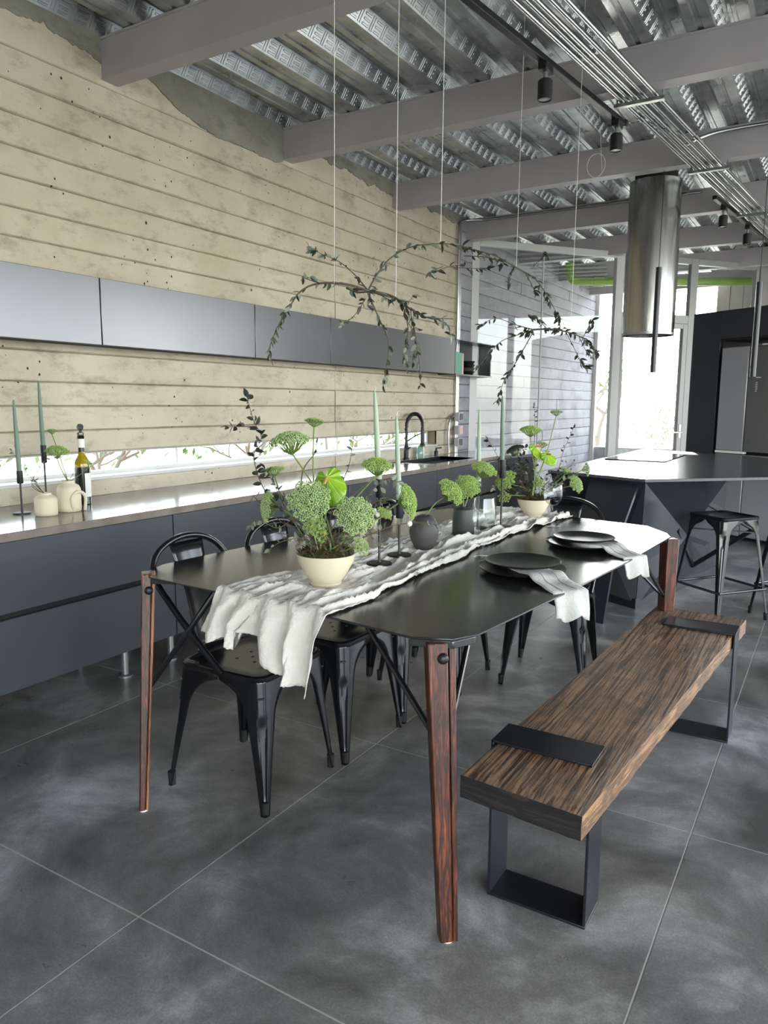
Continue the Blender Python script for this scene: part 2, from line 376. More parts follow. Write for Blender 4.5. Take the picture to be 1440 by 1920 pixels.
# left wall: board-formed concrete, each cast course a piece of its own
WX = -3.5
wall = MB().box(-3.62, WX - 0.016, -3.6, 7.25, -0.1, 0.93).box(-3.62, WX - 0.016, -3.6, 7.25, 1.083, 3.36).box(-3.62, WX - 0.016, 6.82, 7.25, 0.93, 1.083).build('wall_left', 'wall_joint', smooth=False)
tag(wall, 'board-formed concrete wall with horizontal courses behind the kitchen', 'wall', kind='structure')
def course(y0, y1, z0, z1, parent, m='wall', xw=WX, th=0.03):
    nseg = max(6, int((y1 - y0) / 0.06)); mb = MB(); v = []; f = []
    off = random.uniform(-0.004, 0.004); ph = random.uniform(0, 50)
    for k in range(nseg + 1):
        y = y0 + (y1 - y0) * k / nseg
        jt = 0.0028 + 0.0055 * max(0, nz(y * 2.6, ph)) + 0.003 * max(0, nz(y * 14, ph + 3))
        jb = 0.0028 + 0.0055 * max(0, nz(y * 2.6, ph + 9)) + 0.003 * max(0, nz(y * 14, ph + 13))
        w = 0.0035 * nz(y * 0.5, ph + 20)
        xf = xw + off + 0.002 * nz(y * 1.3, ph + 5)
        v += [(xw - th, y, z0), (xf - 0.008, y, z0 + jb * 0.4 + w), (xf, y, z0 + jb + 0.004 + w), (xf, y, z1 - jt - 0.004 + w), (xf - 0.008, y, z1 - jt * 0.4 + w), (xw - th, y, z1)]
    for k in range(nseg):
        for a in range(5): f.append((k * 6 + a, (k + 1) * 6 + a, (k + 1) * 6 + a + 1, k * 6 + a + 1))
    f += [(0, 1, 2, 3, 4, 5), tuple(nseg * 6 + a for a in (5, 4, 3, 2, 1, 0))]
    return mb.add(v, f).build('concrete_course', m, parent, angle=50)
zc = [0.30, 0.44, 0.58, 0.71, 0.835, 0.93]
zc2 = [1.083, 1.203, 1.333, 1.457, 1.613, 1.75, 1.885, 2.015, 2.149, 2.29, 2.432, 2.573, 2.723, 2.869, 3.02, 3.36]
for zz in (zc, zc2):
    for a, b in zip(zz[:-1], zz[1:]):
        course(-3.6, 4.995, a, b, wall); course(5.005, 7.25, a, b, wall)
course(6.82, 7.25, 0.93, 1.083, wall)
# ragged grey mortar packed around the beam ends, and a band of it near the far end
def mortar(y0, y1, zlow, seed, rag=0.05, top=3.34):
    random.seed(seed); n = int((y1 - y0) / 0.018); v = []; f = []
    for k in range(n + 1):
        y = y0 + (y1 - y0) * k / n; t = k / n
        z = zlow(t) + rag * (nz(y * 3, seed) + 0.6 * nz(y * 9, seed) + 0.5 * abs(nz(y * 26, seed)) + 0.9 * max(0, nz(y * 38, seed + 5) - 0.25))
        v += [(WX - 0.02, y, z), (WX + 0.006 + 0.003 * nz(y * 6, seed + 3), y, z + 0.006), (WX + 0.008, y, top)]
    for k in range(n):
        f += [(k * 3, (k + 1) * 3, (k + 1) * 3 + 1, k * 3 + 1), (k * 3 + 1, (k + 1) * 3 + 1, (k + 1) * 3 + 2, k * 3 + 2)]
    MB().add(v, f).build('mortar_patch', 'mortar', wall, smooth=False)
mortar(-0.2, 2.86, lambda t: 3.16 - 0.06 * t + 0.06 * math.sin(t * 9), 3)
mortar(2.95, 4.37, lambda t: 3.20 - 0.19 * min(1, t * 2.2) + 0.04 * max(0, t - 0.8), 5, 0.03)
mortar(4.47, 5.90, lambda t: 3.17 - 0.02 * t, 8, 0.05)
mortar(5.99, 7.24, lambda t: 3.19 - 0.03 * t, 11, 0.04)
random.seed(21)

# strip window
win = thing('window_1', 'long low strip window above the counter showing bright garden', 'window', (-3.6, 4.2, 0.93), kind='structure')
MB().box(-3.66, -3.50, -3.6, 6.82, 0.926, 0.944).build('window_sill', 'white_frame', win, bevel=0.003)
fr = MB().box(-3.655, -3.615, -3.6, 6.82, 0.944, 0.966).box(-3.655, -3.615, -3.6, 6.82, 1.066, 1.083).box(-3.655, -3.615, 6.79, 6.82, 0.966, 1.066)
for yy in (-1.0, 1.2, 3.4, 5.2): fr.box(-3.65, -3.62, yy - 0.008, yy + 0.008, 0.966, 1.066)
fr.build('window_frame', 'white_frame', win)
yy = [-3.58, -1.008, 1.192, 3.392, 5.192, 6.79]
for a, b in zip(yy[:-1], yy[1:]): MB().box(-3.637, -3.633, a + 0.016, b, 0.966, 1.066).build('pane', 'pane', win, smooth=False)

# unseen enclosure that the light comes through: open bays to the right and behind
wr = MB()
for y in (-3.5, 0.0, 3.5, 7.0, 10.8): wr.box(3.1, 3.2, y - 0.06, y + 0.06, 0, 3.26)
wr.box(3.1, 3.2, -3.6, 10.9, 3.0, 3.26)
tag(wr.build('wall_right', 'grey_frame', smooth=False), 'steel posts and head of the open glazed side', 'wall', kind='structure')
wb = MB().box(-3.52, 0.6, -3.7, -3.6, 0, 3.26).box(0.6, 3.2, -3.7, -3.6, 2.9, 3.26)  # unseen wall, its opening narrowed to darken the left floor
tag(wb.build('wall_back', 'mortar', smooth=False), 'concrete wall behind the viewer with a wide opening', 'wall', kind='structure')

tag(MB().box(3.3, 5.0, -3.7, 12.4, 3.27, 3.40).build('shade_overhang', 'beam', smooth=False), 'unseen roof overhang added to keep sky light off the floor', 'roof', kind='structure')  # unseen overhang, put in to darken the floor against the wall
# ceiling: trapezoid steel deck
ceil = MB().box(-3.52, 3.3, -3.7, 12.4, 3.345, 3.45).build('ceiling', 'deck', smooth=False)
tag(ceil, 'galvanised corrugated steel deck ceiling', 'ceiling', kind='structure')
PIT = 0.31; Y0, Y1 = -3.7, 12.4
prof = [(0, 3.26), (0.035, 3.26), (0.042, 3.267), (0.062, 3.267), (0.069, 3.26), (0.12, 3.26), (0.168, 3.335), (0.185, 3.335), (0.190, 3.330), (0.205, 3.330), (0.210, 3.335), (0.262, 3.335), (0.31, 3.26)]
pm = MB()
v = [(x, y, z) for y in (Y0, Y1) for x, z in prof]; np_ = len(prof)
pm.add(v, [(i, np_ + i, np_ + i + 1, i + 1) for i in range(np_ - 1)])
panel_me = pm.mesh('deck_panel', 'deck', smooth=False)
em = MB(); wd = Vector((0.048, 0, 0.075)); wlen = wd.length; wd.normalize(); wn_ = Vector((0.075, 0, -0.048)).normalized()
def emb(y0, y1, s0, s1):
    h = 0.0035; o = Vector((0.12, 0, 3.26)); i_ = 0.0025
    a = [o + wd * s + Vector((0, y, 0)) for s, y in ((s0, y0), (s1, y0), (s1, y1), (s0, y1))]
    b = [o + wd * s + Vector((0, y, 0)) + wn_ * h for s, y in ((s0 + i_, y0 + i_), (s1 - i_, y0 + i_), (s1 - i_, y1 - i_), (s0 + i_, y1 - i_))]
    em.add(a + b, [(4, 5, 6, 7), (0, 1, 5, 4), (1, 2, 6, 5), (2, 3, 7, 6), (3, 0, 4, 7)])
y = 0.6
while y < 12.2:
    emb(y, y + 0.011, 0.010, wlen - 0.010); emb(y + 0.018, y + 0.029, 0.010, wlen - 0.010)
    for s in (0.012, 0.036, 0.060): emb(y + 0.040, y + 0.096, s, s + 0.012)
    y += 0.108
emb_me = em.mesh('embossing', 'deck', smooth=False)
x = WX + 0.01
for k in range(22):
    o = bpy.data.objects.new('deck_panel', panel_me); col.objects.link(o); o.parent = ceil; o.location = (x + k * PIT - 0.12, 0, 0)
    e = bpy.data.objects.new('embossing', emb_me); col.objects.link(e); e.parent = o; e['kind'] = 'stuff'

# steel beams
def beam(y, label):
    t = thing('steel_beam', label, 'beam', (WX, y, 3.05), 'grey steel ceiling beams')
    mb = MB().box(-3.53, 3.15, y, y + 0.1, 3.058, 3.245)
    mb.build('beam_web', 'beam', t, smooth=False)
    MB().box(-3.53, 3.15, y - 0.006, y + 0.106, 3.245, 3.258).build('top_flange', 'beam', t, smooth=False)
    MB().box(-3.53, 3.15, y - 0.004, y + 0.104, 3.05, 3.058).build('bottom_flange', 'beam', t, smooth=False)
for yb, lb in ((2.85, 'grey steel beam nearest the viewer, meeting the concrete wall at top left'), (4.37, 'grey steel beam second from the viewer, crossing behind the near black spotlight'),
               (5.89, 'grey steel beam third from the viewer, just in front of the steel hood top'), (7.40, 'grey steel beam above the glass front corner, with a conduit along it'),
               (8.91, 'grey steel beam behind the steel hood, second beyond the wall corner'), (10.42, 'grey steel beam far back over the glass front'), (11.93, 'grey steel beam at the outer edge of the roof')):
    beam(yb, lb)
bpy.context.view_layer.update()

# ------------------------------------------------------------------ glazed front (runs diagonally) and the yard behind it
FA = Vector((-3.593, 7.48, 0)); FD = Vector((1.27, 1.6, 0)).normalized(); FN = Vector((FD.y, -FD.x, 0))
def fp(s, z, n=0.0): return FA + FD * s + FN * n + Vector((0, 0, z))
def fbox(mb, s0, s1, z0, z1, n0=-0.03, n1=0.03, mi=0):
    v = [fp(s, z, n) for z in (z0, z1) for s, n in ((s0, n0), (s0, n1), (s1, n1), (s1, n0))]
    return mb.add(v, [(0, 1, 2, 3), (7, 6, 5, 4), (0, 4, 5, 1), (1, 5, 6, 2), (2, 6, 7, 3), (3, 7, 4, 0)], mi)
gp = thing('window_2', 'tall fixed glass pane in a pale metal frame at the wall corner', 'window', fp(1.1, 0), kind='structure')
mb = MB(); fbox(mb, 0.12, 0.21, 0, 3.1); fbox(mb, 1.98, 2.09, 0, 3.1); fbox(mb, 0.21, 1.98, 3.03, 3.1); fbox(mb, 0.21, 1.98, 0, 0.06)
mb.build('window_frame', 'white_frame', gp, bevel=0.004)
MB().add([], []); mb = MB(); fbox(mb, 0.21, 1.98, 0.06, 3.03, -0.005, 0.005); mb.build('pane', 'pane', gp, smooth=False)
mb = MB(); fbox(mb, 1.012, 1.024, 0.06, 3.03, -0.009, 0.009); mb.build('glass_joint', 'white_frame', gp, smooth=False)
dr = thing('door_1', 'glazed metal door with lever handle and bright daylight behind it', 'door', fp(2.6, 0), kind='structure')
mb = MB(); fbox(mb, 2.09, 2.13, 0.0, 2.33); fbox(mb, 2.99, 3.06, 0.0, 2.33); fbox(mb, 2.13, 2.99, 2.27, 2.33); fbox(mb, 2.13, 2.99, 0, 0.09)
mb.build('door_frame', 'grey_frame', dr, bevel=0.004)
mb = MB(); fbox(mb, 2.13, 2.99, 0.09, 2.27, -0.005, 0.005); mb.build('pane', 'pane', dr, smooth=False)
mb = MB(); mb.bar(fp(3.03, 1.02, 0.03), fp(3.03, 1.02, 0.07), 0.02, 0.02); mb.bar(fp(3.035, 1.02, 0.065), fp(2.89, 1.02, 0.065), 0.016, 0.018); fbox(mb, 3.01, 3.05, 0.95, 1.12, 0.03, 0.036)
mb.build('door_handle', 'steel_foot', dr, bevel=0.002)
gp2 = thing('window_3', 'glass panes above and to the right of the glazed door', 'window', fp(3.4, 0), kind='structure')
mb = MB(); fbox(mb, 3.06, 3.17, 0, 3.1); fbox(mb, 4.08, 4.16, 0, 3.1); fbox(mb, 2.09, 3.06, 3.03, 3.1); fbox(mb, 3.17, 4.08, 3.03, 3.1); fbox(mb, 2.09, 3.06, 2.33, 2.43); fbox(mb, 3.17, 4.08, 0, 0.06)
mb.build('window_frame', 'grey_frame', gp2, bevel=0.004)
mb = MB(); fbox(mb, 2.09, 3.06, 2.43, 3.03, -0.005, 0.005); mb.build('pane', 'pane', gp2, smooth=False)
mb = MB(); fbox(mb, 3.17, 4.08, 0.06, 3.03, -0.005, 0.005); mb.build('pane', 'pane', gp2, smooth=False)
wf = MB(); wf.box(-0.98, 3.2, 10.72, 10.82, 0, 3.34)
wfo = tag(wf.build('wall_far', 'wall_joint', smooth=False), 'concrete wall with vertical boards behind the tall cabinets', 'wall', kind='structure')
for k in range(14):
    MB().box(-0.99 + k * 0.3, -0.99 + k * 0.3 + 0.292, 10.69 + random.uniform(-0.004, 0.004), 10.73, 0, 3.26).build('board', 'cladding', wfo, bevel=0.004)

wo = MB().box(-3.66, WX - 0.016, 7.25, 12.42, -0.1, 3.36).build('wall_outside', 'wall_joint', smooth=False)
tag(wo, 'pale board-formed concrete wall continuing beyond the glass', 'wall', kind='structure')
z = 0.0; k = 0
while z < 3.2:
    h = 0.142; cuts = [7.25] + sorted([7.25 + 5.17 * ((0.31 + 0.37 * k) % 1.0)]) + [12.42]
    if cuts[1] - 7.25 < 0.5 or 12.42 - cuts[1] < 0.5: cuts = [7.25, 12.42]
    for a, b in zip(cuts[:-1], cuts[1:]): course(a + 0.004, b - 0.004, z, min(z + h, 3.3), wo, 'wall_out')
    z += h; k += 1
par = MB().box(-3.5, 3.2, 12.42, 12.56, -0.1, 0.66).build('wall_parapet', 'wall_joint', smooth=False)
tag(par, 'low concrete parapet at the edge of the yard', 'wall', kind='structure')
for k in range(34): MB().box(-3.48 + k * 0.2, -3.48 + k * 0.2 + 0.194, 12.395, 12.43, 0, 0.66).build('board', 'wall_out', par, smooth=False)
tag(MB().box(-3.50, -3.44, 12.30, 12.38, 0.0, 3.26).build('trim_1', 'white_frame', smooth=False), 'slim white post at the end of the yard wall', 'post', kind='structure')
cl = MB().box(-1.72, 3.2, 12.5, 12.58, 0.66, 3.4).build('wall_cladding', 'wall_joint', smooth=False)
tag(cl, 'grey vertical plank screen outside, seen above the tall cabinets', 'wall', kind='structure')
for k in range(27): MB().box(-1.72 + k * 0.18, -1.72 + k * 0.18 + 0.174, 12.46 + random.uniform(-0.012, 0.012), 12.5, 0.66, 3.4).build('plank', 'cladding', cl, bevel=0.003)
gr = MB().box(-40, 40, -20, 60, -0.4, -0.15).build('ground', 'ground', smooth=False)
tag(gr, 'bright dry ground outside the house', 'ground', kind='structure')
# green drain pipe under the roof of the yard
gpipe = thing('drain_pipe', 'bright green plastic drain pipe under the roof beyond the glass', 'pipe', (-3.3, 10.2, 3.02))
MB().tube(smooth_path([(-3.28, 10.2, 3.24), (-3.28, 10.2, 3.12), (-3.24, 10.22, 3.03), (-3.14, 10.28, 3.0), (-3.0, 10.36, 3.0)], 4) + [Vector((-0.6, 11.72, 3.0))], 0.055, 14).build('pipe', 'green_pipe', gpipe)
MB().tube([(-3.0, 10.36, 3.0), (-2.88, 10.427, 3.0)], 0.064, 14).build('collar', 'green_pipe', gpipe)

# trees and shrubs outside
def tree(loc, h, spread, seed, label, nl=900, low=0.25, lr=0.05):
    random.seed(seed); t = thing('tree', label, 'tree', loc, 'trees and shrubs outside')
    L = Vector(loc); mb = MB(); tips = []
    def grow(p, d, ln, r, lev):
        pts = [p]; 
        for i in range(4):
            d = (d + Vector((random.uniform(-.35, .35), random.uniform(-.35, .35), random.uniform(-.1, .2)))).normalized(); p = p + d * ln / 4; pts.append(p)
        mb.tube(pts, [r * (1 - 0.12 * i) for i in range(5)], 6)
        if lev == 0: tips.extend(pts[1:]); return
        for _ in range(3):
            a = random.uniform(0, 6.28); dd = (d * 0.6 + Vector((math.cos(a) * spread, math.sin(a) * spread, random.uniform(-.15, .5)))).normalized()
            grow(pts[random.randint(2, 4)], dd, ln * 0.72, r * 0.6, lev - 1)
    grow(L, Vector((0.1, 0, 1)), h * low + 0.35, 0.05 * h / 3, 3)
    mb.build('trunk', 'bark', t)
    lf = MB()
    for _ in range(nl):
        c = random.choice(tips) + Vector([random.gauss(0, 0.14) for _ in range(3)]); a = Vector([random.uniform(-1, 1) for _ in range(3)]).normalized(); b = a.cross(Vector((0.3, 0.2, 0.9))).normalized()
        lf.add([c - a * lr, c + b * lr * 0.4, c + a * lr, c - b * lr * 0.4], [(0, 1, 2, 3)])
    lf.build('foliage', 'foliage', t, smooth=False)['kind'] = 'stuff'
tree((-4.9, 2.1, -0.15), 2.0, 1.0, 1, 'bare-branched shrub outside the left end of the strip window', 500)
tree((-5.2, 3.6, -0.15), 2.2, 1.1, 2, 'branching shrub outside the middle of the strip window', 350)
tree((-5.0, 5.6, -0.15), 2.1, 1.1, 3, 'branching shrub outside the strip window, behind the table flowers', 350)
tree((-5.4, 8.0, -0.15), 2.4, 1.1, 4, 'shrub outside the strip window near the sink', 350)
tree((-4.6, 16.0, -0.15), 4.2, 0.8, 5, 'slender leafy tree beyond the yard seen beside the glass door frame', 800)
tree((-3.0, 15.0, -0.15), 1.6, 1.2, 6, 'low dry shrub beyond the parapet seen through the door', 300)
random.seed(33)

# ================================================================== KITCHEN RUN ON THE LEFT
def cab_x(y): return -2.80 - 0.012 * (y - 1.7)
ctop = [(-3.5, -0.6), (-2.775, -0.6), (-2.785, 1.7), (-2.83, 4.9), (-2.90, 6.9), (-2.70, 7.55), (-2.88, 8.0), (-3.18, 7.93), (-3.49, 7.5)]
ct = thing('countertop', 'glossy grey stone countertop running under the strip window', 'countertop', (-3.1, 3, 0.81))
sk = [(-3.36, 5.62), (-2.98, 5.62), (-3.02, 6.62), (-3.38, 6.62)]
# the slab is cut around the sink: front strip, back strip, two blocks
c = MB()
c.prism([(-3.498, -0.6), (-2.775, -0.6), (-2.785, 1.7), (-2.838, 5.62), (-3.498, 5.62)], 0.81, 0.84)
c.prism([(-3.498, 5.62), (-3.36, 5.62), (-3.36, 6.62), (-3.498, 6.62)], 0.81, 0.84)
c.prism([(-2.98, 5.62), (-2.838, 5.62), (-2.89, 6.62), (-2.98, 6.62)], 0.81, 0.84)
c.prism([(-3.498, 6.62), (-2.89, 6.62), (-2.90, 6.9), (-2.70, 7.55), (-2.88, 8.0), (-3.18, 7.93), (-3.498, 7.53)], 0.81, 0.84)
c.build('slab', 'counter', ct, smooth=False)
MB().prism([(-2.7749, -0.6), (-2.768, -0.6), (-2.778, 1.7), (-2.831, 5.62), (-2.893, 6.9), (-2.8999, 6.9), (-2.8379, 5.62), (-2.7849, 1.7)], 0.806, 0.838).build('edge_trim', 'counter_edge', ct, smooth=False)
sink = thing('sink', 'black rectangular undermount sink in the far end of the counter', 'sink', (-3.17, 6.12, 0.66))
MB().box(-3.36, -2.98, 5.62, 6.62, 0.65, 0.66).box(-3.368, -3.36, 5.62, 6.62, 0.65, 0.838).box(-2.98, -2.972, 5.62, 6.62, 0.65, 0.838).box(-3.368, -2.972, 5.612, 5.62, 0.65, 0.838).box(-3.368, -2.972, 6.62, 6.628, 0.65, 0.838).build('basin', 'black_satin', sink, smooth=False)
MB().lathe([(0.03, 0), (0.045, 0.002), (0.045, 0.006), (0.02, 0.004)], (-3.17, 6.1, 0.66), 16).build('drain', 'steel_foot', sink)
MB().box(-3.34, -3.0, 5.66, 5.86, 0.80, 0.826).build('work_board', 'paper', sink, bevel=0.004)
# base cabinets
def base_cabinet(y0, y1, label, split=True):
    t = thing('base_cabinet', label, 'cabinet', (-3.1, (y0 + y1) / 2, 0.0), 'dark grey base cabinets under the counter')
    x0, x1 = cab_x(y0), cab_x(y1)
    MB().prism([(-3.46, y0 + 0.002), (x0 - 0.022, y0 + 0.002), (x1 - 0.022, y1 - 0.002), (-3.46, y1 - 0.002)], 0.185, 0.80).build('body', 'gap', t, smooth=False)
    rows = ((0.18, 0.485), (0.51, 0.80)) if split else ((0.18, 0.80),)
    for a, b in rows:
        MB().prism([(x0 - 0.02, y0 + 0.004), (x0, y0 + 0.004), (x1, y1 - 0.004), (x1 - 0.02, y1 - 0.004)], a, b).build('drawer' if split else 'door', 'cabinet', t, bevel=0.002)
    for yy in (y0 + 0.08, y1 - 0.22):
        for xx in (-2.95, -3.3):
            f = MB().tube([(xx, yy, 0.012), (xx, yy, 0.186)], 0.018, 14).build('leg', 'steel_foot', t)
            MB().lathe([(0.034, 0), (0.034, 0.008), (0.02, 0.014)], (xx, yy, 0), 16).build('foot', 'steel_foot', f)
base_cabinet(-0.6, 2.6, 'dark grey base cabinet with two wide drawers below the candles and jars')
base_cabinet(2.6, 4.2, 'dark grey base cabinet behind the two nearest chairs')
base_cabinet(4.2, 5.55, 'dark grey base cabinet behind the near flower bowl')
base_cabinet(5.55, 6.9, 'dark grey base cabinet below the black sink')
t = thing('end_cabinet', 'angled dark end cabinet of the counter by the glass front', 'cabinet', (-2.9, 7.4, 0))
MB().prism([(-3.4, 6.91), (-2.91, 6.91), (-2.72, 7.55), (-2.88, 7.95), (-3.17, 7.88), (-3.4, 7.5)], 0.1, 0.806).build('body', 'cabinet', t, bevel=0.003)
MB().prism([(-3.38, 6.95), (-2.95, 6.95), (-2.78, 7.55), (-2.92, 7.9), (-3.15, 7.83), (-3.38, 7.5)], 0.0, 0.1).build('plinth', 'gap', t)
MB().prism([(-2.915, 6.93), (-2.89, 6.93), (-2.70, 7.53), (-2.725, 7.54)], 0.52, 0.53).build('drawer_line', 'gap', t)
# wall cabinets
def wall_cabinet(y0, y1, label):
    t = thing('wall_cabinet', label, 'cabinet', (-3.4, (y0 + y1) / 2, 1.65), 'grey flat wall cabinets in a row')
    MB().box(-3.495, -3.322, y0 + 0.001, y1 - 0.001, 1.652, 1.982).build('body', 'gap', t, smooth=False)
    MB().box(-3.32, -3.30, y0 + 0.003, y1 - 0.003, 1.648, 1.986).build('door', 'cabinet_up', t, bevel=0.002)
wall_cabinet(0.4, 2.615, 'pale grey wall cabinet at the left edge, above the candles')
wall_cabinet(2.615, 3.81, 'grey wall cabinet second from the left edge')
wall_cabinet(3.81, 4.66, 'grey wall cabinet in the middle of the row')
wall_cabinet(4.66, 6.78, 'long grey wall cabinet next to the open shelf')
t = thing('open_shelf', 'open grey end shelf holding books and bowls beside the glass', 'shelf', (-3.4, 7.2, 1.65))
MB().box(-3.49, -3.30, 6.785, 6.80, 1.652, 1.982).box(-3.49, -3.30, 7.66, 7.68, 1.652, 1.982).box(-3.49, -3.48, 6.80, 7.66, 1.652, 1.982).build('sides', 'cabinet_up', t, smooth=False)
MB().box(-3.49, -3.29, 6.785, 7.69, 1.64, 1.652).box(-3.49, -3.29, 6.785, 7.69, 1.982, 1.99).build('boards', 'cabinet_up', t, bevel=0.001)
yb = 6.83
for w, h, m_, lb in ((0.09, 0.22, 'teal', 'teal green upright book at the left of the open shelf'), (0.09, 0.215, 'teal', 'second teal green book on the open shelf, next to the pink one'), (0.03, 0.21, 'pink', 'thin pink book on the open shelf')):
    bk = thing('book', lb, 'book', (-3.38, yb + w / 2, 1.652), 'books on the open shelf')
    MB().box(-3.455, -3.335, yb + 0.005, yb + w - 0.007, 1.657, 1.647 + h).build('pages', 'paper', bk, smooth=False)
    MB().box(-3.46, -3.33, yb, yb + 0.005, 1.653, 1.652 + h).box(-3.46, -3.33, yb + w - 0.007, yb + w - 0.002, 1.653, 1.652 + h).box(-3.335, -3.328, yb, yb + w - 0.002, 1.653, 1.652 + h).build('cover', m_, bk, bevel=0.001)
    yb += w
for k, (lb, m_) in enumerate((('lowest dark bowl of the stack on the open shelf', 'plate'), ('second dark bowl from the bottom of the shelf stack', 'grey_ceramic'), ('third dark bowl from the bottom of the shelf stack', 'plate'), ('topmost dark bowl of the shelf stack', 'plate'))):
    tag(MB().lathe([(0.04, 0), (0.06, 0.004), (0.078, 0.03), (0.082, 0.04), (0.078, 0.042), (0.05, 0.014), (0.0001, 0.012)], (-3.385, 7.25, 1.652 + k * 0.034), 24).build('bowl', m_), lb, 'bowl', 'bowls on the open shelf')
# spring faucet
fa = thing('kitchen_faucet', 'black pull-down faucet with spring coil arch at the sink', 'faucet', (-3.43, 6.05, 0.84))
bx_, by_ = -3.43, 6.05
MB().lathe([(0.03, 0), (0.03, 0.01), (0.024, 0.015), (0.024, 0.12), (0.016, 0.13), (0.016, 0.16)], (bx_, by_, 0.84), 16).build('base', 'black_matte', fa)
arc = [Vector((bx_, by_, 1.0))] + [Vector((bx_ + 0.02 * (1 - math.cos(a)), by_ + 0.12 - 0.12 * math.cos(a), 1.14 + 0.12 * math.sin(a))) for a in [math.pi * i / 16 for i in range(17)]]
MB().tube(arc, 0.012, 10).build('hose', 'black_matte', fa)
coil = []
for i in range(len(arc) - 1):
    for k in range(8):
        p = arc[i].lerp(arc[i + 1], k / 8); d = (arc[i + 1] - arc[i]).normalized(); n1 = d.cross(Vector((1, 0, 0.01))).normalized(); n2 = d.cross(n1)
        a = (i * 8 + k) * 6.283 / 5.0; coil.append(p + (n1 * math.cos(a) + n2 * math.sin(a)) * 0.018)
MB().tube(coil, 0.0032, 5).build('spring', 'black_matte', fa)
e = arc[-1]
MB().tube([e, e + Vector((0, 0, -0.05)), e + Vector((0, 0, -0.16))], [0.014, 0.018, 0.02], 12).lathe([(0.02, -0.16), (0.028, -0.17), (0.028, -0.19), (0.02, -0.192)], e, 14).build('spray_head', 'black_matte', fa)
MB().tube([(bx_, by_, 1.0), (bx_ + 0.02, by_ + 0.12, 1.05), e + Vector((0, 0, -0.06))], 0.006, 8).build('holder_arm', 'black_matte', fa)
MB().tube([(bx_, by_, 0.93), (bx_ + 0.06, by_ - 0.03, 0.955)], 0.007, 8).build('lever', 'black_matte', fa)
so = thing('soap_bottle', 'clear green soap bottle with flower sprig behind the sink', 'bottle', (-3.43, 6.32, 0.84))
MB().lathe([(0.035, 0), (0.037, 0.01), (0.037, 0.09), (0.02, 0.11), (0.014, 0.12), (0.014, 0.14)], (-3.43, 6.32, 0.84), 18).build('body', 'soap', so)
MB().tube(smooth_path([(-3.43, 6.32, 0.9), (-3.42, 6.33, 1.02), (-3.40, 6.36, 1.08)], 4), 0.002, 5).build('sprig_stem', 'stem_green', so)
MB().sphere((-3.40, 6.36, 1.085), 0.014, 8, 6).build('sprig_flower', 'umbel_bright', so)
pmp = thing('soap_pump', 'small black soap pump next to the soap bottle', 'dispenser', (-3.42, 6.62, 0.84))
MB().lathe([(0.022, 0), (0.022, 0.045), (0.012, 0.05), (0.008, 0.08)], (-3.43, 6.66, 0.84), 14).tube([(-3.43, 6.66, 0.915), (-3.37, 6.66, 0.92)], 0.006, 8).build('body', 'black_matte', pmp)

# conduit and outlet boxes at the wall corner
cd = thing('wall_conduit', 'galvanised conduit rising the wall corner and bending along the beam', 'conduit', (-3.46, 7.2, 0.84))
MB().tube([(-3.47, 7.17, 0.845), (-3.47, 7.17, 3.0)] + smooth_path([(-3.47, 7.17, 3.1), (-3.47, 7.2, 3.19), (-3.42, 7.3, 3.225), (-3.3, 7.37, 3.225)], 5) + [Vector((-1.2, 7.375, 3.225))], 0.013, 10).build('tube', 'conduit', cd)
MB().tube([(-3.475, 7.22, 0.845), (-3.475, 7.22, 3.2)], 0.012, 10).build('second_tube', 'coupling', cd)
MB().tube(smooth_path([(-3.45, 6.98, 0.845), (-3.45, 6.97, 1.05), (-3.45, 7.0, 1.2), (-3.45, 7.12, 1.235)], 5), 0.012, 10).build('elbow', 'conduit', cd)
for z_, lb in ((1.22, 'topmost metal outlet box on the corner conduit'), (1.08, 'middle metal outlet box on the corner conduit, with a pink tag'), (0.955, 'lowest metal outlet box on the corner conduit')):
    ob = thing('outlet_box', lb, 'outlet', (-3.44, 7.16, z_), 'outlet boxes on the corner conduit')
    MB().box(-3.455, -3.40, 7.11, 7.21, z_ - 0.045, z_ + 0.045).build('box', 'beam', ob, bevel=0.004)
    MB().box(-3.40, -3.395, 7.125, 7.195, z_ - 0.035, z_ + 0.035).build('cover', 'pink' if abs(z_ - 1.08) < 0.01 else 'grey_ceramic', ob)

# ================================================================== CEILING FITTINGS
def along(x0, y0, y, sl=0.1): return x0 + sl * (y - y0)
cond = [(-1.30, 3.03), (-1.262, 3.035), (-1.222, 3.03), (-1.182, 3.04), (-1.118, 3.03)]
clab = ['leftmost galvanised conduit of the ceiling bundle', 'second galvanised conduit from the left in the ceiling bundle', 'middle galvanised conduit of the ceiling bundle', 'fourth galvanised conduit from the left in the ceiling bundle', 'rightmost galvanised conduit of the ceiling bundle, set apart']
for k, (x0, z0) in enumerate(cond):
    t = thing('ceiling_conduit', clab[k], 'conduit', (along(x0, 3.25, 0.5), 0.5, z0), 'galvanised conduits under the beams')
    MB().tube([(along(x0, 3.25, 0.5), 0.5, z0), (along(x0, 3.25, 10.6), 10.6, z0)], 0.0125, 10).build('tube', 'conduit', t)
    for yc in (1.9 + 0.1 * k, 4.75 + 0.12 * k, 7.7 + 0.1 * k):
        MB().tube([(along(x0, 3.25, yc), yc, z0), (along(x0, 3.25, yc + 0.06), yc + 0.06, z0)], 0.0165, 10).build('coupling', 'coupling', t)
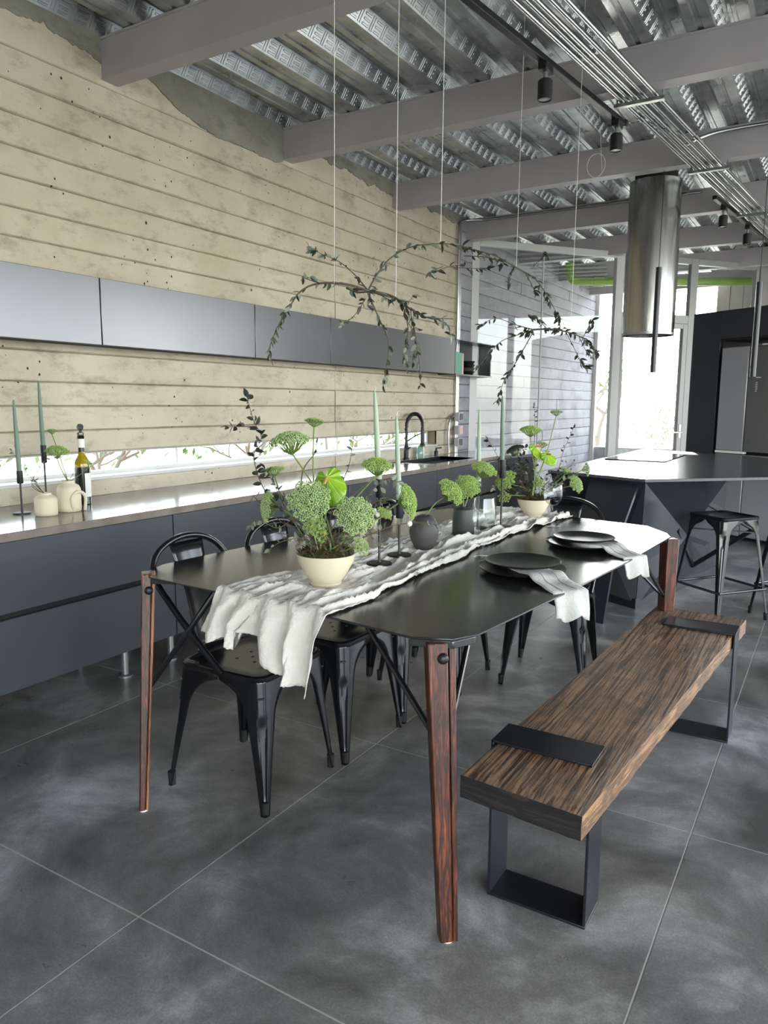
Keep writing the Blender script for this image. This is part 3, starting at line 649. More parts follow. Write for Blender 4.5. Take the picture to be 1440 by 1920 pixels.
for yh, lb in ((4.47, 'steel strut hanger of the conduits at the second beam'), (5.95, 'steel strut hanger of the conduits at the third beam'), (7.48, 'steel strut hanger of the conduits behind the hood')):
    t = thing('strut_hanger', lb, 'hanger', (along(-1.2, 3.25, yh), yh, 3.0), 'strut hangers of the conduit bundle')
    xa, xb = along(-1.34, 3.25, yh), along(-1.07, 3.25, yh)
    MB().box(xa, xb, yh - 0.018, yh + 0.018, 2.995, 3.014).build('strut', 'coupling', t, bevel=0.002)
    MB().tube([(xa + 0.015, yh, 3.0), (xa + 0.015, yh, 3.27)], 0.004, 6).tube([(xb - 0.015, yh, 3.0), (xb - 0.015, yh, 3.27)], 0.004, 6).build('rod', 'coupling', t)
cc = thing('cross_conduit', 'thin galvanised conduit branching right above the third beam', 'conduit', (-1.0, 5.75, 3.2))
MB().tube(smooth_path([(-1.03, 5.5, 3.05), (-0.95, 5.62, 3.13), (-0.8, 5.72, 3.18), (-0.4, 5.78, 3.2), (0.6, 5.8, 3.2)], 5), 0.012, 10).build('tube', 'conduit', cc)
def rail(ya, yb_, label):
    t = thing('track_rail', label, 'light track', (along(-1.464, 3.13, ya, 0.12), ya, 3.03), 'black light tracks')
    a = Vector((along(-1.464, 3.13, ya, 0.12), ya, 3.035)); b = Vector((along(-1.464, 3.13, yb_, 0.12), yb_, 3.035))
    MB().bar(a, b, 0.036, 0.03).build('rail', 'black_matte', t, bevel=0.003)
    MB().bar(b, b + Vector((0.003, 0.03, 0)), 0.042, 0.036).build('end_cap', 'black_matte', t)
rail(1.4, 4.82, 'black light track carrying the two near spotlights')
rail(6.85, 10.0, 'black light track carrying the far spotlights by the fridge')
def spot(y, label, tilt=0.0):
    x = along(-1.464, 3.13, y, 0.12)
    t = thing('track_spotlight', label, 'spotlight', (x, y, 2.85), 'black cylinder spotlights')
    MB().box(x - 0.022, x + 0.022, y - 0.05, y + 0.05, 2.985, 3.022).build('adapter', 'black_matte', t, bevel=0.003)
    MB().tube([(x, y, 2.945), (x, y, 2.99)], 0.011, 10).build('stem', 'steel_foot', t)
    hd = MB().lathe([(0.0001, 0.095), (0.03, 0.095), (0.036, 0.088), (0.036, 0.0), (0.031, 0.0), (0.031, 0.012), (0.0001, 0.012)], (x, y, 2.855), 24).build('head', 'black_matte', t)
    MB().lathe([(0.0301, 0.009), (0.0301, 0.005), (0.0001, 0.003)], (x, y, 2.855), 20).build('lens', 'lens_glass', hd)
spot(3.80, 'black cylinder spotlight nearest the viewer on the track')
spot(4.74, 'black cylinder spotlight at the end of the near track')
spot(7.15, 'black cylinder spotlight on the far track beside the hood')
spot(8.0, 'small far black spotlight near the right edge above the fridge')
spot(9.1, 'farthest black spotlight at the right edge of the picture')

# range hood
hc = (-1.475, 6.8)
hd = thing('range_hood', 'tall polished steel cylinder range hood above the cooktop', 'range hood', (hc[0], hc[1], 1.95))
MB().lathe([(0.213, 1.95), (0.213, 2.66), (0.19, 2.66), (0.19, 1.95)], (hc[0], hc[1], 0), 48, close=True).build('lower_sleeve', 'hood_steel', hd, angle=60)
MB().lathe([(0.209, 2.66), (0.209, 3.20), (0.19, 3.20), (0.19, 2.66)], (hc[0], hc[1], 0), 48, close=True).build('upper_sleeve', 'hood_steel', hd, angle=60)
MB().lathe([(0.214, 1.945), (0.2145, 1.965), (0.2135, 1.966)], (hc[0], hc[1], 0), 48, close=True).build('rim', 'steel_foot', hd)
MB().lathe([(0.19, 2.0), (0.19, 1.992), (0.0001, 1.992)], (hc[0], hc[1], 0), 40).build('filter', 'grey_ceramic', hd)
MB().lathe([(0.17, 3.2), (0.17, 3.27)], (hc[0], hc[1], 0), 32).build('ceiling_collar', 'gap', hd)
# slender tube pendants
def pendant(x, y, z0, z1, label):
    t = thing('tube_pendant', label, 'pendant lamp', (x, y, z0), 'slender black tube pendants')
    MB().tube([(x, y, z0), (x, y, z1)], 0.021, 16).build('tube', 'black_satin', t)
    MB().tube([(x, y, z1), (x, y, 3.262)], 0.003, 6).build('cable', 'black_matte', t)
    MB().lathe([(0.045, 3.24), (0.045, 3.26)], (x, y, 0), 18).build('canopy', 'black_matte', t)
pendant(-1.24, 5.97, 1.6, 2.37, 'slender black tube pendant hanging in front of the steel hood')
pendant(-0.585, 6.3, 1.57, 2.26, 'slender black tube pendant hanging in front of the fridge')

# ================================================================== ISLAND
isl = thing('kitchen_island', 'angular black faceted kitchen island with folded steel base', 'kitchen island', (-1.2, 6.2, 0))
top = [(-1.72, 5.05), (-1.00, 4.77), (-0.20, 5.55), (0.35, 6.2), (0.25, 6.75), (-0.95, 7.72), (-1.72, 8.0)]
MB().prism(top, 0.88, 0.9).build('worktop', 'island_top', isl, bevel=0.002)
def facet(pts, name, m):
    c_ = sum((Vector(p) for p in pts), Vector()) / len(pts)
    MB().add(pts, [tuple(range(len(pts)))]).build(name, m, isl, smooth=False, solid=0.012)
A_ = (-1.70, 5.07, 0.878); B_ = (-1.00, 4.80, 0.878); Cc = (-1.08, 5.05, 0.0); Dd = (-1.29, 5.16, 0.0); E_ = (-1.62, 5.6, 0.0)
A2 = (-1.70, 7.95, 0.878); E2 = (-1.62, 7.7, 0.0); F_ = (-0.77, 6.48, 0.0); G_ = (-0.72, 6.4, 0.878); H_ = (-0.86, 5.55, 0.45); I_ = (-0.95, 7.65, 0.878); J_ = (-0.9, 7.4, 0.0)
facet([A_, (-1.12, 4.86, 0.878), (-1.21, 5.0, 0.30), Dd, E_], 'left_front_panel', 'navy')
facet([(-1.12, 4.86, 0.878), (-1.01, 4.81, 0.878), (-1.21, 5.0, 0.30)], 'corner_facet', 'island_body')
facet([(-1.01, 4.81, 0.878), (-1.06, 5.0, 0.30), (-1.21, 5.0, 0.30)], 'corner_blade', 'navy')
facet([(-1.21, 5.0, 0.30), (-1.06, 5.0, 0.30), Cc, Dd], 'foot_facet', 'fridge_steel')
facet([(-1.01, 4.81, 0.878), (-0.60, 5.3, 0.878), H_, (-1.06, 5.0, 0.30)], 'right_upper_facet', 'island_body')
facet([(-0.60, 5.3, 0.878), G_, H_], 'right_recess_facet', 'navy')
facet([(-1.06, 5.0, 0.30), H_, (-0.80, 6.2, 0.30), F_, Cc], 'right_lower_facet', 'island_body')
facet([H_, G_, (-0.75, 6.6, 0.5), (-0.80, 6.2, 0.30)], 'right_side_facet', 'navy')
facet([A_, A2, E2, E_], 'left_side_panel', 'navy')
facet([G_, I_, J_, F_, (-0.80, 6.2, 0.30), (-0.75, 6.6, 0.5)], 'back_right_panel', 'navy')
facet([A2, I_, J_, E2], 'back_panel', 'navy')
MB().prism([(-1.31, 5.14), (-1.07, 5.02), (-0.75, 6.48), (-0.86, 6.5), (-1.12, 5.2), (-1.30, 5.28)], 0.0, 0.07).build('plinth', 'black_satin', isl)
# triangular steel brace under the overhang and the raking support blade
MB().bar((-0.93, 5.15, 0.86), (-0.45, 5.75, 0.50), 0.03, 0.03).bar((-0.45, 5.75, 0.50), (-0.86, 5.9, 0.16), 0.03, 0.03).bar((-0.9, 5.4, 0.5), (-0.86, 5.9, 0.16), 0.03, 0.03).build('triangle_brace', 'black_matte', isl)
MB().add([(-1.37, 4.62, 0.5), (-1.10, 4.55, 0.5), (-1.16, 4.57, 0.0), (-1.25, 4.59, 0.0)], [(0, 1, 2, 3)]).add([(-1.37, 4.62, 0.5), (-1.10, 4.55, 0.5), (-1.05, 4.85, 0.87), (-1.40, 4.98, 0.87)], [(0, 1, 2, 3)]).build('support_blade', 'navy', isl, smooth=False, solid=0.02)
tag(MB().prism([(-1.66, 6.3), (-1.17, 6.28), (-1.18, 7.3), (-1.68, 7.5)], 0.9, 0.908).build('cooktop', 'cooktop', bevel=0.002), 'black glass cooktop set on the island under the hood', 'cooktop')

# ================================================================== TALL CABINETS AND FRIDGE
B0 = Vector((-1.38, 8.56, 0)); BU = Vector((0.846, -0.533, 0)); BN = Vector((-0.533, -0.846, 0))
def bb(mb, s0, s1, z0, z1, t0, t1, mi=0):      # t: metres behind the front plane (negative = proud of it)
    v = [B0 + BU * s - BN * t + Vector((0, 0, z)) for z in (z0, z1) for s, t in ((s0, t0), (s1, t0), (s1, t1), (s0, t1))]
    return mb.add(v, [(3, 2, 1, 0), (4, 5, 6, 7), (0, 1, 5, 4), (1, 2, 6, 5), (2, 3, 7, 6), (3, 0, 4, 7)], mi)
tcab = thing('tall_cabinet', 'dark navy tall cabinet block framing the fridge', 'cabinet', B0 + BU * 0.5)
bb(MB(), 0, 0.33, 0.08, 2.28, 0.02, 0.62).build('body', 'gap', tcab, smooth=False)
bb(MB(), 0, 0.33, 0, 0.08, 0.06, 0.6).build('plinth', 'gap', tcab)
bb(MB(), -0.018, 0.0, 0, 2.3, 0.0, 0.64).build('side_panel', 'navy', tcab, bevel=0.002)
bb(MB(), 0.002, 0.328, 0.08, 2.3, 0.0, 0.018).build('door', 'navy', tcab, bevel=0.002)
bb(MB(), 0.332, 1.35, 2.02, 2.3, 0.0, 0.018).build('upper_door', 'navy', tcab, bevel=0.002)
bb(MB(), 0.33, 1.35, 2.0, 2.28, 0.02, 0.62).build('upper_body', 'gap', tcab, smooth=False)
bb(MB(), 0.33, 0.345, 0.0, 2.0, 0.03, 0.62).build('inner_panel', 'gap', tcab, smooth=False)
bb(MB(), 1.35, 1.37, 0.0, 2.3, 0.0, 0.64).build('side_panel', 'navy', tcab, bevel=0.002)
frd = thing('refrigerator', 'grey and stainless french-door refrigerator in the dark cabinet block', 'refrigerator', B0 + BU * 0.85)
bb(MB(), 0.37, 1.3, 0.03, 1.9, 0.06, 0.6).build('body', 'gap', frd, smooth=False)
d1 = bb(MB(), 0.375, 0.69, 0.9, 1.93, -0.02, 0.055).build('left_door', 'fridge_light', frd, bevel=0.012)
bb(MB(), 0.378, 0.705, 0.878, 0.90, -0.026, 0.03).build('door_lip', 'paper', d1)
d2 = bb(MB(), 0.70, 1.3, 0.9, 1.93, -0.02, 0.055).build('right_door', 'fridge_steel', frd, bevel=0.012)
mk = MB()
for k, (dz, w_) in enumerate(((0.0, 0.05), (-0.05, 0.02), (-0.07, 0.02), (-0.09, 0.02), (-0.11, 0.02), (-0.13, 0.015))):
    bb(mk, 0.79, 0.79 + w_, 1.62 + dz, 1.628 + dz, -0.0225, -0.02)
mk.build('display_marks', 'paper', d2)
d3 = bb(MB(), 0.375, 0.72, 0.05, 0.87, -0.02, 0.055).build('lower_left_door', 'fridge_light', frd, bevel=0.01)
d4 = bb(MB(), 0.728, 1.3, 0.05, 0.87, -0.02, 0.055).build('lower_right_door', 'fridge_light', frd, bevel=0.01)
for s in (0.5, 1.15): bb(MB(), s, s + 0.06, 0, 0.03, 0.1, 0.5).build('foot', 'rubber', frd)

# ================================================================== SHEET-METAL CHAIRS AND STOOLS
def sheet_leg(hx, hy, ztop, foot, apron, arch, wmid, wfoot, sxn, syn, ridge=True):
    """one pressed-steel leg: an angle section around the corner, its wings widening into the arches"""
    mb = MB(); rows = 22; v = []; nseg = 13
    for i in range(rows + 1):
        u = i / rows; d = ztop * (u ** 1.25); z_ = ztop - d
        if d < apron: w = hx - 0.002
        elif d < apron + arch:
            q = (d - apron) / arch; w = hx - (hx - wmid) * math.sqrt(max(0, 1 - (1 - q) ** 2))
        else:
            q = (d - apron - arch) / (ztop - apron - arch); w = wmid + (wfoot - wmid) * q ** 0.85
        t = d / ztop; cx_ = hx + foot[0] * t; cy_ = hy + foot[1] * t
        rr = min(0.04, w * 0.75) * (1 - 0.4 * t)
        row = []
        for k in range(nseg):
            if k <= 3: p = (cx_ - w + (w - rr) * k / 3.0, cy_)
            elif k >= 9: p = (cx_, cy_ - rr - (w - rr) * (k - 9) / 3.0)
            else:
                a = R(90 - 90 * (k - 3) / 6.0); p = (cx_ - rr + rr * math.cos(a), cy_ - rr + rr * math.sin(a))
                if ridge and d > apron + arch * 0.8 and k in (5, 6, 7) and t < 0.9:
                    p = (p[0] - 0.006, p[1] - 0.006)
            row.append((sxn * p[0], syn * p[1], z_))
        v += row
    f = [(i * nseg + k, i * nseg + k + 1, (i + 1) * nseg + k + 1, (i + 1) * nseg + k) for i in range(rows) for k in range(nseg - 1)]
    if sxn * syn < 0: f = [q[::-1] for q in f]
    return mb.add(v, f)
def seat_pan(h, z, r=0.045, lip=0.012, hy=None, holes=True):
    hy = hy or h; mb = MB(); loops = []
    for inset, dz in ((0.0, -0.026), (-0.003, -0.020), (-0.004, -0.004), (0.0, 0.0), (0.008, 0.001), (0.016, -0.004), (0.03, -0.008), (0.08, -0.010)):
        loops.append([(x_, y_, z + dz) for x_, y_ in rrect(h - inset, hy - inset, max(0.02, r - inset * 0.4), 5)])
    n = len(loops[0]); v = [p for lp in loops for p in lp]
    f = [(i * n + j, i * n + (j + 1) % n, (i + 1) * n + (j + 1) % n, (i + 1) * n + j) for i in range(len(loops) - 1) for j in range(n)]
    f.append(tuple(range((len(loops) - 1) * n, len(loops) * n)))
    return mb.add(v, f)
def make_chair():
    t = thing('metal_chair', '-', 'chair', (0, 0, 0), 'black metal chairs around the table')
    zs = 0.465; h = 0.182
    st = seat_pan(h, zs).build('seat', 'black_metal', t, local=True)
    hl = MB()
    for x_, y_ in ((0, 0), (0.04, 0.04), (-0.04, 0.04), (0.04, -0.04), (-0.04, -0.04)): hl.lathe([(0.006, 0), (0.006, 0.0006)], (x_, y_, zs - 0.0102), 10)
    hl.build('drain_holes', 'rubber', st, local=True)
    for a in (1, -1):
        for b in (1, -1):
            ft = (0.03, 0.026) if a > 0 else (0.048, 0.026)
            lg = sheet_leg(h, h, zs - 0.012, ft, 0.028, 0.13, 0.062, 0.02, a, b).build('leg', 'black_metal', t, solid=0.0025, local=True)
            fx, fy = a * (h + ft[0] - 0.011), b * (h + ft[1] - 0.011)
            MB().tube([(fx, fy, 0.0), (fx, fy, 0.05)], [0.012, 0.0145], 10).build('foot_cap', 'rubber', lg, local=True)
    # cross braces under the seat
    MB().bar((-0.18, -0.18, 0.40), (0.18, 0.18, 0.40), 0.02, 0.006).build('brace', 'black_metal', t, local=True)
    MB().bar((-0.18, 0.18, 0.394), (0.18, -0.18, 0.394), 0.02, 0.006).build('brace', 'black_metal', t, local=True)
    # hooped back tube
    half = [(0.02, 0.186, 0.455), (-0.06, 0.190, 0.53), (-0.19, 0.196, 0.66), (-0.272, 0.194, 0.755), (-0.300, 0.160, 0.815), (-0.309, 0.09, 0.854), (-0.312, 0.0, 0.868)]
    pts = half + [(x_, -y_, z_) for x_, y_, z_ in half[-2::-1]]
    MB().tube(smooth_path(pts, 6), 0.0115, 10).build('back_hoop', 'black_metal', t, local=True)
    # splat: curved sheet from the rear of the seat to the hoop
    def sf(u, v_):
        w = 0.085 - 0.018 * math.sin(u * 3.14); y_ = (v_ - 0.5) * 2 * w
        z_ = 0.458 + u * 0.39; x_ = -0.178 - 0.128 * u ** 0.85 - 0.012 * (1 - (2 * v_ - 1) ** 2)
        return (x_, y_, z_)
    MB().grid(sf, 10, 8).build('splat', 'black_metal', t, solid=0.003, local=True)
    return t
chair = make_chair()
spots = [(-1.732, 1.955, 2, 'black metal chair nearest the viewer, under the hanging end of the runner'),
         (-1.700, 2.405, -1, 'second black metal chair from the viewer on the kitchen side of the table'),
         (-1.700, 2.835, 0, 'third black metal chair from the viewer on the kitchen side, behind the near flower bowl'),
         (-1.640, 3.225, 3, 'fourth black metal chair on the kitchen side, behind the dark vases'),
         (-1.150, 3.515, -82, 'black metal chair at the far end of the table facing the viewer')]
for i, (x_, y_, a_, lb) in enumerate(spots):
    o = chair if i == 0 else copy_tree(chair)
    o.location = (x_, y_, 0); o.rotation_euler = (0, 0, R(a_)); o['label'] = lb

def make_stool():
    t = thing('bar_stool', '-', 'stool', (0, 0, 0), 'black metal bar stools at the island')
    zs = 0.665; h = 0.15
    seat_pan(h, zs, 0.035).build('seat', 'black_metal', t, local=True)
    for a in (1, -1):
        for b in (1, -1):
            lg = sheet_leg(h, h, zs - 0.012, (0.062, 0.062), 0.03, 0.09, 0.052, 0.018, a, b).build('leg', 'black_metal', t, solid=0.0025, local=True)
            MB().tube([(a * 0.202, b * 0.202, 0.0), (a * 0.20, b * 0.20, 0.045)], [0.012, 0.015], 10).build('foot_cap', 'rubber', lg, local=True)
    q = 0.19
    for p0, p1 in (((-q, -q), (q, -q)), ((q, -q), (q, q)), ((q, q), (-q, q)), ((-q, q), (-q, -q))):
        MB().tube([(p0[0], p0[1], 0.2), (p1[0], p1[1], 0.2)], 0.0085, 8).build('footrest', 'black_metal', t, local=True)
    MB().bar((-0.14, -0.14, 0.56), (0.14, 0.14, 0.56), 0.02, 0.006).bar((-0.14, 0.14, 0.554), (0.14, -0.14, 0.554), 0.02, 0.006).build('brace', 'black_metal', t, local=True)
    return t
stool = make_stool(); stool.location = (-0.585, 5.18, 0); stool.rotation_euler = (0, 0, R(-38)); stool['label'] = 'black metal backless bar stool in full view at the island'
s2 = copy_tree(stool); s2.location = (-0.13, 5.42, 0); s2.rotation_euler = (0, 0, R(-30)); s2['label'] = 'black metal bar stool cut off by the right edge of the picture'

# ================================================================== BENCH
bn = thing('bench', 'thick rustic wooden plank bench with black steel loop legs', 'bench', (-0.5, 2.5, 0))
def plank():
    mb = MB(); c0 = (-0.734, 1.585); c1 = (-0.42, 1.555); c2 = (-0.275, 3.465); c3 = (-0.646, 3.48)
    nu, nv = 48, 10; v = []
    def pt(u, w):
        a = Vector(c0).lerp(Vector(c3), u); b = Vector(c1).lerp(Vector(c2), u); p = a.lerp(b, w)
        if w in (0.0, 1.0): p = p + Vector((0.002 * nz(u * 14, w * 9) + 0.0012 * nz(u * 50, w), 0))
        return p
    for i in range(nu + 1):
        for j in range(nv + 1):
            u, w = i / nu, j / nv; p = pt(u, w); e_ = 0.003 if (i in (0, nu) or j in (0, nv)) else 0
            v.append((p[0], p[1], 0.450 - e_ + 0.0012 * nz(p[0] * 30, p[1] * 7)))
    f = [(i * (nv + 1) + j, (i) * (nv + 1) + j + 1, (i + 1) * (nv + 1) + j + 1, (i + 1) * (nv + 1) + j) for i in range(nu) for j in range(nv)]
    mb.add(v, f, 0)
    ring = [(i, 0) for i in range(nu + 1)] + [(nu, j) for j in range(1, nv + 1)] + [(i, nv) for i in range(nu - 1, -1, -1)] + [(0, j) for j in range(nv - 1, 0, -1)]
    n = len(ring); sv = []
    for i, j in ring:
        p = pt(i / nu, j / nv); k_ = 0.003 * nz(p[0] * 25, p[1] * 25)
        sv += [(p[0], p[1], 0.447), (p[0] + k_, p[1] + k_, 0.42), (p[0] + k_, p[1] - k_, 0.388 + 0.004 * nz(p[0] * 12, p[1] * 12, 4))]
    o = len(mb.v); mb.v += sv
    for k in range(n):
        k2 = (k + 1) % n; i, j = ring[k]; i2, j2 = ring[k2]
        mi = 2 if (i == 0 and i2 == 0) or (i == nu and i2 == nu) else 1
        for a in (0, 1):
            mb.f.append((o + k * 3 + a, o + k * 3 + a + 1, o + k2 * 3 + a + 1, o + k2 * 3 + a)); mb.mi.append(mi)
    mb.f.append(tuple(o + k * 3 + 2 for k in range(n))); mb.mi.append(1)
    return mb
plank().build('plank', ['bench_wood', 'bench_edge', 'bench_end'], bn, angle=60)
def loop_leg(xa, xb, ya, yb_, side):
    t_ = 0.008
    lg = MB().box(xa, xb, ya, yb_, 0.0, t_).box(xa, xa + t_, ya, yb_, t_, 0.458).box(xb - t_, xb, ya, yb_, t_, 0.458).build('leg_loop', 'black_satin', bn, bevel=0.0015)
    MB().box(xa, xb, ya, yb_, 0.4505, 0.4585).build('strap', 'black_satin', lg, bevel=0.002)
loop_leg(-0.738, -0.462, 1.785, 1.91, 'l'); loop_leg(-0.560, -0.283, 3.165, 3.305, 'r')

# ================================================================== DINING TABLE
TZ = 0.79
tb = thing('dining_table', 'long dark steel dining table with faceted edge and reddish wood legs', 'table', (-1.33, 2.65, 0))
tpoly = [(-1.90, 1.645), (-1.13, 1.585), (-0.86, 1.55), (-0.765, 1.59), (-0.728, 1.66), (-0.665, 2.25), (-0.62, 2.77), (-0.588, 3.38), (-0.62, 3.47), (-0.74, 3.63), (-1.06, 3.70), (-1.68, 3.72), (-1.80, 3.62), (-1.90, 3.35), (-1.98, 2.25), (-2.00, 1.95), (-2.005, 1.80), (-1.965, 1.69)]
MB().prism(tpoly, TZ - 0.006, TZ).build('table_top', 'table_steel', tb, bevel=0.0015)
inner = [(-1.33 + (x_ + 1.33) * 0.9, 2.65 + (y_ - 2.65) * 0.94) for x_, y_ in tpoly]
MB().prism(inner, TZ - 0.03, TZ - 0.0062).build('stiffener', 'black_matte', tb, smooth=False)
legs = [((-0.805, 1.60), (-0.752, 1.565), 40, 1), ((-1.935, 1.675), (-1.895, 1.578), 50, 0), ((-0.60, 3.42), (-0.60, 3.44), 130, 1), ((-1.82, 3.64), (-1.86, 3.68), 230, 1)]
for (tx, ty), (fx, fy), ang, kind in legs:
    ca, sa = math.cos(R(ang)), math.sin(R(ang))
    def lp(mb, w0, w1, o0, o1, d0, d1, z0=0.0, z1=TZ - 0.012):
        v = []
        for z_, k in ((z0, 1.0), (z1, 0.0)):
            cx_ = tx + (fx - tx) * k; cy_ = ty + (fy - ty) * k; a = o0 + (o1 - o0) * k; w = (w0 + (w1 - w0) * k) / 2; d = (d0 + (d1 - d0) * k) / 2
            for i, j in ((-1, -1), (1, -1), (1, 1), (-1, 1)):
                lx, ly = a + i * w, j * d; v.append((cx_ + lx * ca - ly * sa, cy_ + lx * sa + ly * ca, z_))
        return mb.add(v, [(3, 2, 1, 0), (4, 5, 6, 7), (0, 1, 5, 4), (1, 2, 6, 5), (2, 3, 7, 6), (3, 0, 4, 7)])
    zt = TZ - 0.012 if kind else TZ + 0.004; q_ = 1.0 if kind else 0.62
    lg = lp(MB(), 0.052 * q_, 0.034 * q_, -0.012 * q_, -0.006 * q_, 0.055, 0.04, 0.006, zt).build('leg', 'leg_wood', tb, bevel=0.004)
    lp(MB(), 0.018 * q_, 0.012 * q_, 0.0255 * q_, 0.0175 * q_, 0.052, 0.038, 0.006, zt).build('leg_strip', 'leg_wood' if kind else 'leg_wood_pale', lg, bevel=0.003)
    MB().lathe([(0.014, 0), (0.014, 0.006)], (fx, fy, 0), 12).build('foot', 'white_bud', lg)
    dx, dy = math.sin(R(ang)), -math.cos(R(ang))     # outward face of the leg
    cxm, cym = tx + (fx - tx) * 0.06, ty + (fy - ty) * 0.06
    bo = MB(); c0 = Vector((cxm + dx * 0.028, cym + dy * 0.028, TZ - 0.05)); n_ = Vector((dx, dy, 0))
    bo.tube([c0 - n_ * 0.004, c0 + n_ * 0.004, c0 + n_ * 0.009, c0 + n_ * 0.011], [0.014, 0.014, 0.010, 0.004], 12); bo.build('bolt', 'black_matte', lg)
    # two thin struts from the leg up to the top
    k = 0.50; m_ = Vector((tx + (fx - tx) * k, ty + (fy - ty) * k, TZ * (1 - k) + 0.10 * kind))
    ctr = Vector((-1.33, 2.65, 0)); 
    for sx_, sy_ in ((0.26, 0.06), (0.06, 0.34)):
        e_ = Vector((tx + sx_ * (1 if tx < -1.33 else -1), ty + sy_ * (1 if ty < 2.65 else -1), TZ - 0.025))
        MB().tube([m_, e_], 0.008, 8).build('strut', 'black_metal', tb)
# folded corner brackets
for poly in ([(-0.87, 1.556), (-0.765, 1.594), (-0.735, 1.66), (-0.78, 1.70), (-0.90, 1.62)], [(-1.96, 1.695), (-1.90, 1.652), (-1.82, 1.70), (-1.90, 1.78)], [(-0.60, 3.36), (-0.63, 3.46), (-0.72, 3.5), (-0.70, 3.38)]):
    MB().prism(poly, TZ - 0.028, TZ - 0.0065).build('corner_bracket', 'table_steel', tb, bevel=0.003)

# ================================================================== ON THE TABLE
random.seed(5)
# gauze runner: lies along the table and falls over the near edge
def edge_y(x): return 1.585 + (x + 1.13) * (-0.06 / 0.77) - 0.004
RUN_OBJ = [(-1.325, 1.84, 0.06), (-1.340, 2.18, 0.05), (-1.355, 2.345, 0.05), (-1.285, 3.15, 0.05), (-1.36, 3.06, 0.05), (-1.34, 2.51, 0.045), (-1.345, 2.875, 0.05), (-1.275, 3.545, 0.055)]
def run_fn(u, v):
    # u along (0 = hanging hem, 1 = far end), v across (0 = kitchen side, 1 = bench side)
    hang = 0.19; L = hang + 2.1; s = u * L - hang
    hw = 0.215 - 0.045 * min(1, max(0, s) / 0.7) + 0.03 * max(0, s - 1.2)
    cx_ = -1.335 + 0.02 * math.sin(s * 3.1) + 0.06 * max(0, s - 1.6)
    x = cx_ + (v - 0.5) * 2 * hw + (0.025 * nz(s * 2.6, v * 3) + 0.015 * nz(s * 6, v * 1.5, 7)) * min(1, abs(s) * 4 + 0.3)
    if s >= 0:
        y = edge_y(x) + s + (0.05 * nz(v * 4, 3) if u > 0.97 else 0)
        w1 = v * 7 + 1.2 * nz(s * 1.7, v * 2, 11)
        fold = 0.022 * max(0, 1 - abs(nz(w1, s * 1.4, 2)) * 5.5) + 0.010 * max(0, 1 - abs(nz(v * 13 + s, s * 3.2, 9)) * 5) + 0.008 * abs(nz(x * 22, y * 22, 4)) + 0.005 * abs(nz(x * 55, y * 55, 1))
        k = 1.0
        for ox, oy, r_ in RUN_OBJ:
            dd = math.hypot(x - ox, y - oy) - r_; k = min(k, max(0.0, dd / 0.05))
        fold = fold * k + min(fold, 0.004) * (1 - k)
        z = TZ + 0.005 + fold * min(1, 0.35 + s * 5)
    else:
        q = -s / hang; ln = hang * (0.62 + 0.62 * v ** 1.6 + 0.16 * nz(v * 5.5, 1.3) - (0.30 if 0.40 < v < 0.5 else 0) + 0.03 * nz(v * 60, 4))
        dz = ln * q; pl = 0.030 * math.sin(v * 30 + 1.5 * math.sin(q * 2 + v * 3)) + 0.018 * nz(v * 15, q * 1.6, 5) + 0.006 * nz(v * 46, q * 5)
        y = edge_y(x) - 0.016 - 0.018 * min(1, q * 4) + pl * min(1, 0.25 + q * 1.5) - 0.03 * q
        x = x + 0.03 * q * math.sin(v * 12) - 0.03 * q * (0.5 - v) - 0.02 * q
        z = TZ + 0.012 - dz + 0.02 * (1 - min(1, q * 5)) * (0.5 + 0.5 * math.sin(v * 30))
    return (x, y, z)
rn = MB().grid(run_fn, 230, 110)
tag(rn.build('table_runner', 'linen', smooth=True, angle=180, solid=0.002), 'crinkled off-white gauze runner lying along the table and hanging over its near edge', 'table runner')

